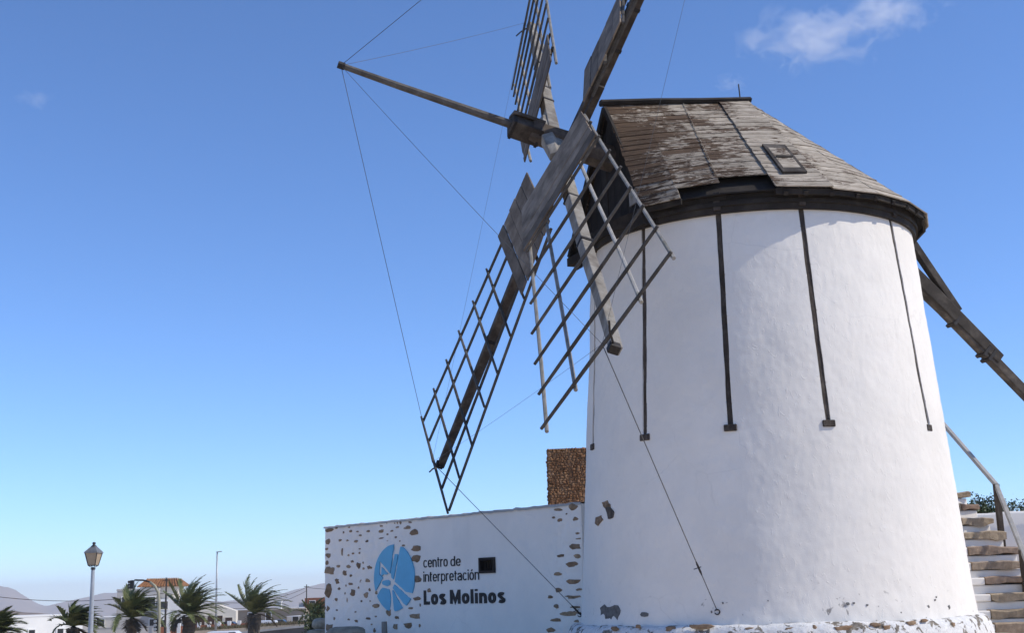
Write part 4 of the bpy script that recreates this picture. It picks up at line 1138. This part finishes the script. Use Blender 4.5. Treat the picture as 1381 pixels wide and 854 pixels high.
def opening(parent, a, b, n, u0, u1, z0, z1, mat='glass', frame='hwhite', proud=.05):
    a = V((a.x, a.y, 0)); b = V((b.x, b.y, 0))
    p, q = a.lerp(b, u0), a.lerp(b, u1); d = (q-p)
    o = MB().box((p+q)/2+V((0, 0, (z0+z1)/2))-n*.02, d/2, n*.04, V((0, 0, (z1-z0)/2))).obj('window', M[mat], parent)
    dn = d.normalized()
    for c_, hx, hz_ in (((p+q)/2+V((0, 0, z1+.05)), d.length/2+.1, .05), ((p+q)/2+V((0, 0, z0-.05)), d.length/2+.14, .05)):
        MB().box(c_-n*.05, dn*hx, n*proud, V((0, 0, hz_))).obj('window_frame', M[frame], o)
    for c_ in (p-dn*.05, q+dn*.05):
        MB().box(c_+V((0, 0, (z0+z1)/2))-n*.05, dn*.05, n*proud*.9, V((0, 0, (z1-z0)/2))).obj('window_frame', M[frame], o)
    return o
# white hall far left
D = 118; a, b = at(2, 834.5, D), at(112, 829.5, D+5)
th = thing('white_hall', 'plain white flat-roofed hall behind the leaning palm and lantern', 'building', tuple((a+b)/2-V((0, 0, 2.8))))
zt = (a.z+b.z)/2; zb = gz(a.x, a.y)-.3
w_, n = block(th, 'wall', 'hwhite', a, b, zt, zb, 9)
block(th, 'roof_edge', 'hwhite', a-V((.05, .06, 0)), b+V((.05, -.06, 0)), zt+.10, zt-.02, 9.2)
for u0 in (.33, .68): opening(th, a, b, n, u0, u0+.075, zt-2.2, zt-1.18)
# main house
D = 178
hs = thing('villa', 'grey and white two-storey villa with an orange tiled roof turret', 'house', tuple(at(235, 848, D)))
def px_z(px, py, D): return at(px, py, D).z
zb = gz(*at(235, 848, D).xy)-.2
a, b = at(158, 800, D), at(214, 800, D+1); zt = px_z(180, 796, D)
w1, n = block(hs, 'wall', 'hgrey', a, b, zt, zb, 9)
block(hs, 'parapet', 'hgrey', a+V((-.06, -.08, 0)), b+V((.06, -.08, 0)), zt+.12, zt-.14, 9.2)
opening(hs, a, b, n, .12, .42, px_z(170, 818, D), px_z(170, 806, D)); opening(hs, a, b, n, .55, .92, px_z(200, 818, D), px_z(200, 806, D))
opening(hs, a, b, n, .80, .97, px_z(205, 847, D), px_z(205, 836, D), 'glass')
a2, b2_ = at(189, 800, D+3), at(240, 800, D+4); ztt = px_z(215, 791.5, D+3)
block(hs, 'turret', 'hcream', a2, b2_, ztt, zb, 6)
ca = (V((a2.x, a2.y, 0))+V((b2_.x, b2_.y, 0)))/2+V((0, 3, 0)); hw = (b2_.x-a2.x)/2+.4; zr = px_z(215, 781, D+3)
mb = MB(); e = [V((ca.x-hw, ca.y-3.5, ztt-.05)), V((ca.x+hw, ca.y-3.5, ztt-.05)), V((ca.x+hw, ca.y+3.5, ztt-.05)), V((ca.x-hw, ca.y+3.5, ztt-.05))]; r_ = [V((ca.x-hw*.72, ca.y-1.2, zr)), V((ca.x+hw*.66, ca.y-1.2, zr)), V((ca.x+hw*.66, ca.y+1.2, zr)), V((ca.x-hw*.72, ca.y+1.2, zr))]
mb.hexa(e, r_); rf = mb.obj('tiled_roof', M['terracotta'], hs)
for i in range(15):
    u = i/14; MB().tube([e[0].lerp(e[1], u)+V((0, -.02, .05)), r_[0].lerp(r_[1], u)+V((0, 0, .05))], .09, 5).obj('tile_row', M['terracotta'], rf)
a, b = at(212, 822, D-1), at(268, 822, D); zt = px_z(240, 808, D)
block(hs, 'wall', 'hwhite', a, b, zt, zb, 8); _w, n = None, V((0, 1, 0))
d = V((b.x-a.x, b.y-a.y, 0)); n = V((-d.y, d.x, 0)).normalized()
opening(hs, a, b, n, .02, .18, px_z(216, 847, D), px_z(216, 837, D)); opening(hs, a, b, n, .42, .6, px_z(240, 847, D), px_z(240, 836, D)); opening(hs, a, b, n, .06, .25, px_z(222, 822, D), px_z(222, 812, D))
# porch wing with a sloping gable
a, b = at(258, 838, D-3), at(318, 838, D-2); zl = px_z(280, 826, D-3)
z_b = zb
pw, n = block(hs, 'porch_wall', 'hcream', a, b, zl, zb, 7)
mb = MB(); A0, B0 = V((a.x, a.y, 0)), V((b.x, b.y, 0)); zpk = px_z(290, 817, D-3)
f = [V((*A0.lerp(B0, .12).xy, zl)), V((*B0.xy, zl)), V((*A0.lerp(B0, .62).xy, zpk)), V((*A0.lerp(B0, .30).xy, zpk+.15))]
mb.prism(f, n, 7); mb.obj('gable', M['hcream'], hs)
for u0, u1 in ((.06, .30), (.36, .52), (.58, .70)): opening(hs, a, b, n, u0, u1, zb+.4, px_z(270, 832, D-3), 'door', 'hcream')
opening(hs, a, b, n, .76, .92, zb+1.0, px_z(300, 834, D-3), 'door', 'hcream')
# garden wall with posts in front
gw = thing('garden_fence_wall', 'low red garden wall with white piers in front of the villa', 'wall', tuple(at(280, 848, D-9)))
p0, p1 = at(214, 849, D-10), at(336, 844, D-8)
for i in range(9):
    A, B = p0.lerp(p1, i/9), p0.lerp(p1, (i+1)/9); A = V((A.x, A.y, 0)); B = V((B.x, B.y, 0)); zg = gz(A.x, A.y)
    zt = lerp(at(214, 846.5, D-10).z, at(336, 841, D-8).z, (i+.5)/9)
    dd = (B-A)/2; MB().box((A+B)/2+V((0, 0, (zt+zg)/2-.3)), dd*.92, V((0, .09, 0)), V((0, 0, (zt-zg)/2+.3))).obj('panel', M['redwall'], gw)
    MB().box(A+V((0, -.02, (zt+zg)/2)), V((.22, 0, 0)), V((0, .22, 0)), V((0, 0, (zt-zg)/2+.35))).obj('pier', M['hwhite'], gw)
# low tan building to the right with white chimney and water tank
D = 205
th = thing('long_low_building', 'long low tan flat-roofed building behind the upright palm', 'building', tuple(at(365, 842, D)))
a, b = at(316, 825, D), at(412, 823, D-2); zb = gz(a.x, a.y)-.5; w_, n = block(th, 'wall', 'htan', a, b, at(365, 824, D).z, zb, 12)
block(th, 'roof_edge', 'htan', a+V((-.1, -.1, 0)), b+V((.1, -.1, 0)), at(365, 824, D).z+.15, at(365, 824, D).z-.02, 12.2)
for u0 in (.2, .45): opening(th, a, b, n, u0, u0+.07, zb+1.6, zb+2.9)
c = at(376, 819, D+5); MB().box(c, V((.42, 0, 0)), V((0, .42, 0)), V((0, 0, .75))).obj('chimney', M['hwhite'], th); MB().box(c+V((0, 0, .85)), V((.52, 0, 0)), V((0, .52, 0)), V((0, 0, .09))).obj('chimney_cap', M['hwhite'], th)
a, b = at(387, 834, D-14), at(440, 833, D-16)
th = thing('cream_annexe', 'low cream building between the long tan building and small palm', 'building', tuple(at(405, 842, D-14)))
w_, n = block(th, 'wall', 'hcream', a, b, at(405, 832, D-14).z, gz(a.x, a.y)-.5, 6); opening(th, a, b, n, .15, .3, gz(a.x, a.y)+.8, gz(a.x, a.y)+1.7)
block(th, 'roof_edge', 'hwhite', a+V((-.05, -.05, 0)), b+V((.05, -.05, 0)), at(405, 831.2, D-14).z, at(405, 832.4, D-14).z, 6.2)
D = 260
th = thing('red_roofed_house', 'distant white house with red brick upper floor behind small palm', 'house', tuple(at(425, 842, D)))
a, b = at(411, 812, D), at(446, 810, D); w_, n = block(th, 'upper_wall', 'redwall', a, b, at(425, 807, D).z, at(425, 820, D).z, 8); block(th, 'wall', 'hwhite', a+V((-1, -.5, 0)), b+V((0, -.5, 0)), at(425, 820, D).z-.01, gz(a.x, a.y)-.5, 9)
opening(th, a, b, n, .2, .4, at(425, 818, D).z, at(425, 811, D).z)
a, b = at(392, 817, D), at(412, 816.5, D)
th = thing('white_tank_house', 'small distant white block with rooftop box behind long building', 'building', tuple(at(402, 842, D)))
block(th, 'wall', 'hwhite', a, b, at(402, 819.5, D).z, gz(a.x, a.y)-.5, 7); block(th, 'roof_box', 'hgrey', at(403, 815, D+1), at(409, 815, D+1), at(405, 813.5, D).z, at(402, 819.5, D).z, 2)
D = 225
a, b = at(90, 836, D), at(158, 834, D)
th = thing('pale_shed', 'pale sandy building between the lantern and the grey villa', 'building', tuple(at(140, 845, D)))
w_, n = block(th, 'wall', 'hcream', a, b, at(130, 834, D).z, gz(a.x, a.y)-.5, 9); opening(th, a, b, n, .6, .75, gz(a.x, a.y)+1, gz(a.x, a.y)+2.2)
block(th, 'roof_edge', 'hwhite', a+V((-.1, -.1, 0)), b+V((.1, -.1, 0)), at(130, 833, D).z, at(130, 834.2, D).z, 9.2)
# grey boundary wall in front of the shed and villa
a, b = at(118, 848, 150), at(214, 846, 152)
th = thing('grey_boundary_wall', 'low grey boundary wall between the lantern and the villa', 'wall', tuple(at(160, 852, 150)))
block(th, 'wall', 'hgrey', a, b, at(165, 847.2, 151).z, gz(a.x, a.y)-.4, .35); block(th, 'coping', 'hgrey', a+V((0, -.06, 0)), b+V((0, -.06, 0)), at(165, 847.2, 151).z+.08, at(165, 847.2, 151).z-.01, .47)

# roadside bank and kerb
pts_ = [at(x, y, 140) for x, y in ((300, 857), (340, 854.5), (370, 851), (400, 848), (450, 843.5))]
mb = MB(); vs_ = []
for p in pts_: vs_ += [V((p.x, p.y, p.z-1.6)), V((p.x, p.y, p.z)), V((p.x+.2, p.y+5, p.z+.05)), V((p.x+.3, p.y+9, p.z+.02)), V((p.x+.3, p.y+9.5, p.z-1.5))]
mb.add(vs_, [(i*5+j, (i+1)*5+j, (i+1)*5+j+1, i*5+j+1) for i in range(len(pts_)-1) for j in range(4)])
M['road'] = plain('asphalt', (.12, .115, .11), .9, .2, .12, .8, 0, 0)
struct(mb.obj('road', M['road']))
mb = MB(); kerb = [p+V((0, -.05, .14)) for p in pts_]; mb.tube(kerb, .14, 4, rot=pi/4); M['kerb'] = plain('kerb', (.42, .41, .39), .9, .2, .1, .8, 0, 0); struct(mb.obj('kerb', M['kerb']))
def tuft(name, label, px, py, D, w, h, n, seed):
    p = at(px, py, D); rg = random.Random(seed); b = V((p.x, p.y, min(p.z-h, gz(p.x, p.y)+.0) if False else p.z-h)); mb = MB()
    for _ in range(n):
        c = b+V((rg.gauss(0, w*.4), rg.gauss(0, .5), rg.uniform(0, h*rg.random()))); d = V((rg.gauss(.3, .5), rg.gauss(0, .5), rg.uniform(.4, 1.2))).normalized(); s_ = V((.03, 0, 0)); L = rg.uniform(.2, .5)
        mb.add([c-s_, c+s_, c+d*L], [(0, 1, 2)])
    o = mb.obj(name, M['drygrass']); o['kind'] = 'stuff'; tag(o, label, 'grass'); return o
M['drygrass'] = plain('dry_grass', (.20, .165, .095), .9, .1, .3, .8, 0, 0)
mb = MB(); rg = random.Random(8)
for _ in range(5000):
    x = rg.uniform(258, 448); D = rg.uniform(150, 168); b = at(x, lerp(848.5, 839.5, (x-300)/140)+rg.uniform(-1, 3), D)
    d = V((rg.gauss(.5, .5), rg.gauss(0, .5), rg.uniform(.4, 1.2))).normalized(); L = rg.uniform(.2, .55); s_ = V((.05, 0, 0))
    mb.add([b-s_, b+s_, b+d*L], [(0, 1, 2)])
o = mb.obj('dry_grass', M['drygrass']); tag(o, 'strip of dry yellowish grass along the roadside bank below the villa', 'grass'); o['kind'] = 'stuff'
# bank under the grass
mb = MB(); pb_ = [(x, lerp(849.5, 840.5, (x-300)/140)) for x in range(250, 461, 15)]; vs_ = []
for x, y in pb_:
    p = at(x, y, 150); q = at(x, y-.6, 168); vs_ += [V((p.x, p.y, gz(p.x, p.y)-.5)), p, q, V((q.x, q.y+2, gz(q.x, q.y)-.8))]
mb.add(vs_, [(i*4+j, (i+1)*4+j, (i+1)*4+j+1, i*4+j+1) for i in range(len(pb_)-1) for j in range(3)])
struct(mb.obj('roadside_bank', M['ground']))

# cars
M['carwhite'] = plain('car_white', (.75, .76, .78), .25, .5, .02, 1, 0, 0); M['tyre'] = plain('tyre', (.012, .012, .012), .8, .3, .1, 5, 0, 0); M['cardark'] = plain('car_dark', (.015, .016, .02), .25, .5, .05, 1, 0, 0)
def car(label, px, py, D, L, paint, van=False, head=1, zroof=1.48):
    r = at(px, py, D); zb = r.z-zroof
    th = thing('parked_car', label, 'car', (r.x, r.y, zb))
    if van: prof_ = [(-.5, .35), (-.5, 1.0), (-.47, 1.40), (-.42, 1.48), (.14, 1.48), (.30, 1.02), (.47, .88), (.5, .6), (.5, .35)]
    else: prof_ = [(-.5, .35), (-.5, .80), (-.46, .95), (-.38, 1.0), (-.24, 1.42), (-.16, 1.48), (.06, 1.48), (.20, 1.02), (.46, .86), (.5, .6), (.5, .35)]
    k = zroof/1.48
    body = [V((r.x+head*u*L, r.y-.85, zb+z*k)) for u, z in prof_]
    if head > 0: body = body[::-1]
    MB().prism(body, V((0, 1, 0)), 1.7).obj('body', paint, th, bevel=.06)
    gl = ([(.0, 1.05), (.0, 1.40), (.13, 1.40), (.25, 1.05)] if van else [(-.33, 1.03), (-.22, 1.38), (.05, 1.38), (.165, 1.03)])
    q = [V((r.x+head*u*L, r.y-.865, zb+z*k)) for u, z in gl]
    MB().prism(q if head < 0 else q[::-1], V((0, 1, 0)), .01).obj('side_window', M['glass'], th)
    for u in (-.31, .31):
        for y in (-.78, .78):
            c = V((r.x+u*L, r.y+y, zb+.32)); MB().tube([c+V((0, -.1, 0)), c+V((0, .1, 0))], .32, 14).obj('wheel', M['tyre'], th)
    return th
car('white hatchback parked behind the trunk of upright palm', 354, 837.8, 172, 3.9, M['carwhite'], True, -1)
car('dark car parked next to the white hatchback', 380, 836.5, 174, 4.3, M['cardark'])
car('dark car parked behind the piers of the villa garden wall', 312, 839, 171, 4.2, M['cardark'])
car('white van roof showing at the roadside below the villa', 311, 851.8, 128, 4.6, M['carwhite'], True, 1, 1.9)

# ------------------------------------------------------------------ clouds: small wisps, real volumes far outside the haze
def cloud(label, c_px, D, sx, sy, sz, dens, seed, scale, thr):
    p = at(*c_px, D)
    bm = bmesh.new(); bmesh.ops.create_icosphere(bm, subdivisions=3, radius=1)
    for v in bm.verts: v.co = V((v.co.x*sx, v.co.y*sy, v.co.z*sz))
    me = bpy.data.meshes.new('cloud'); bm.to_mesh(me); bm.free()
    o = bpy.data.objects.new('cloud', me); COL.objects.link(o); o.location = p
    mt = bpy.data.materials.new('cloud_vapour'); mt.use_nodes = True; tr = mt.node_tree; tr.nodes.clear()
    out = tr.nodes.new('ShaderNodeOutputMaterial'); pv = tr.nodes.new('ShaderNodeVolumePrincipled'); tc = tr.nodes.new('ShaderNodeTexCoord')
    mp = tr.nodes.new('ShaderNodeMapping'); mp.inputs['Location'].default_value = (seed*3.7, seed, seed*2.3); mp.inputs['Scale'].default_value = (1/sx, 1/sx, 1.35/sx)
    no = tr.nodes.new('ShaderNodeTexNoise'); no.inputs['Scale'].default_value = scale; no.inputs['Detail'].default_value = 7; no.inputs['Roughness'].default_value = .62; no.inputs['Distortion'].default_value = .5
    mp2 = tr.nodes.new('ShaderNodeMapping'); mp2.inputs['Scale'].default_value = (1/sx, 1/sy, 1/sz)
    ln_ = tr.nodes.new('ShaderNodeVectorMath'); ln_.operation = 'LENGTH'
    fall = tr.nodes.new('ShaderNodeMapRange'); fall.inputs[1].default_value = 0; fall.inputs[2].default_value = 1; fall.inputs[3].default_value = .22; fall.inputs[4].default_value = -.30
    ad = tr.nodes.new('ShaderNodeMath'); ad.operation = 'ADD'
    mr = tr.nodes.new('ShaderNodeMapRange'); mr.inputs[1].default_value = thr; mr.inputs[2].default_value = thr+.28; mr.inputs[3].default_value = 0; mr.inputs[4].default_value = dens
    L = tr.links.new
    L(tc.outputs['Object'], mp.inputs[0]); L(mp.outputs[0], no.inputs['Vector']); L(tc.outputs['Object'], mp2.inputs[0]); L(mp2.outputs[0], ln_.inputs[0]); L(ln_.outputs['Value'], fall.inputs[0])
    L(no.outputs['Fac'], ad.inputs[0]); L(fall.outputs[0], ad.inputs[1]); L(ad.outputs[0], mr.inputs[0]); L(mr.outputs[0], pv.inputs['Density']); L(pv.outputs[0], out.inputs['Volume'])
    pv.inputs['Color'].default_value = (.98, .98, .99, 1); pv.inputs['Anisotropy'].default_value = .2
    me.materials.append(mt); tag(o, label, 'cloud'); o['kind'] = 'stuff'
    try: mt.cycles.volume_step_rate = 4; mt.volume_intersection_method = 'FAST'
    except Exception: pass
    return o
CD = 2600; k = CD/FPX
cloud('larger thin white wispy cloud high above the mill roof', (1092, 50), CD, 160*k, 75*k, 76*k, .012, 1, 4.2, .45)
cloud('smaller bright wisp touching the end of the larger wispy cloud', (1190, 16), CD, 118*k, 64*k, 60*k, .012, 5, 3.8, .45)

cloud('very faint wisp just above the rod on the roof ridge', (985, 112), CD, 42*k, 30*k, 26*k, .008, 9, 2.2, .46)
cloud('very faint lone wisp in empty sky far from the mill', (52, 132), CD, 46*k, 30*k, 22*k, .006, 13, 2.2, .46)

# ------------------------------------------------------------------ haze over the far plain
hb = MB().box((0, 3500, -10), (9500, 0, 0), (0, 5500, 0), (0, 0, 130))
ho_ = bpy.data.objects.new('haze', hb.mesh('haze')); COL.objects.link(ho_); ho_['kind'] = 'stuff'
mt = bpy.data.materials.new('haze_air'); mt.use_nodes = True; tr = mt.node_tree; tr.nodes.clear()
out = tr.nodes.new('ShaderNodeOutputMaterial'); pv = tr.nodes.new('ShaderNodeVolumePrincipled'); pv.inputs['Color'].default_value = (.90, .925, .965, 1); pv.inputs['Density'].default_value = 0.00015; pv.inputs['Anisotropy'].default_value = .15
tr.links.new(pv.outputs[0], out.inputs['Volume']); ho_.data.materials.append(mt)
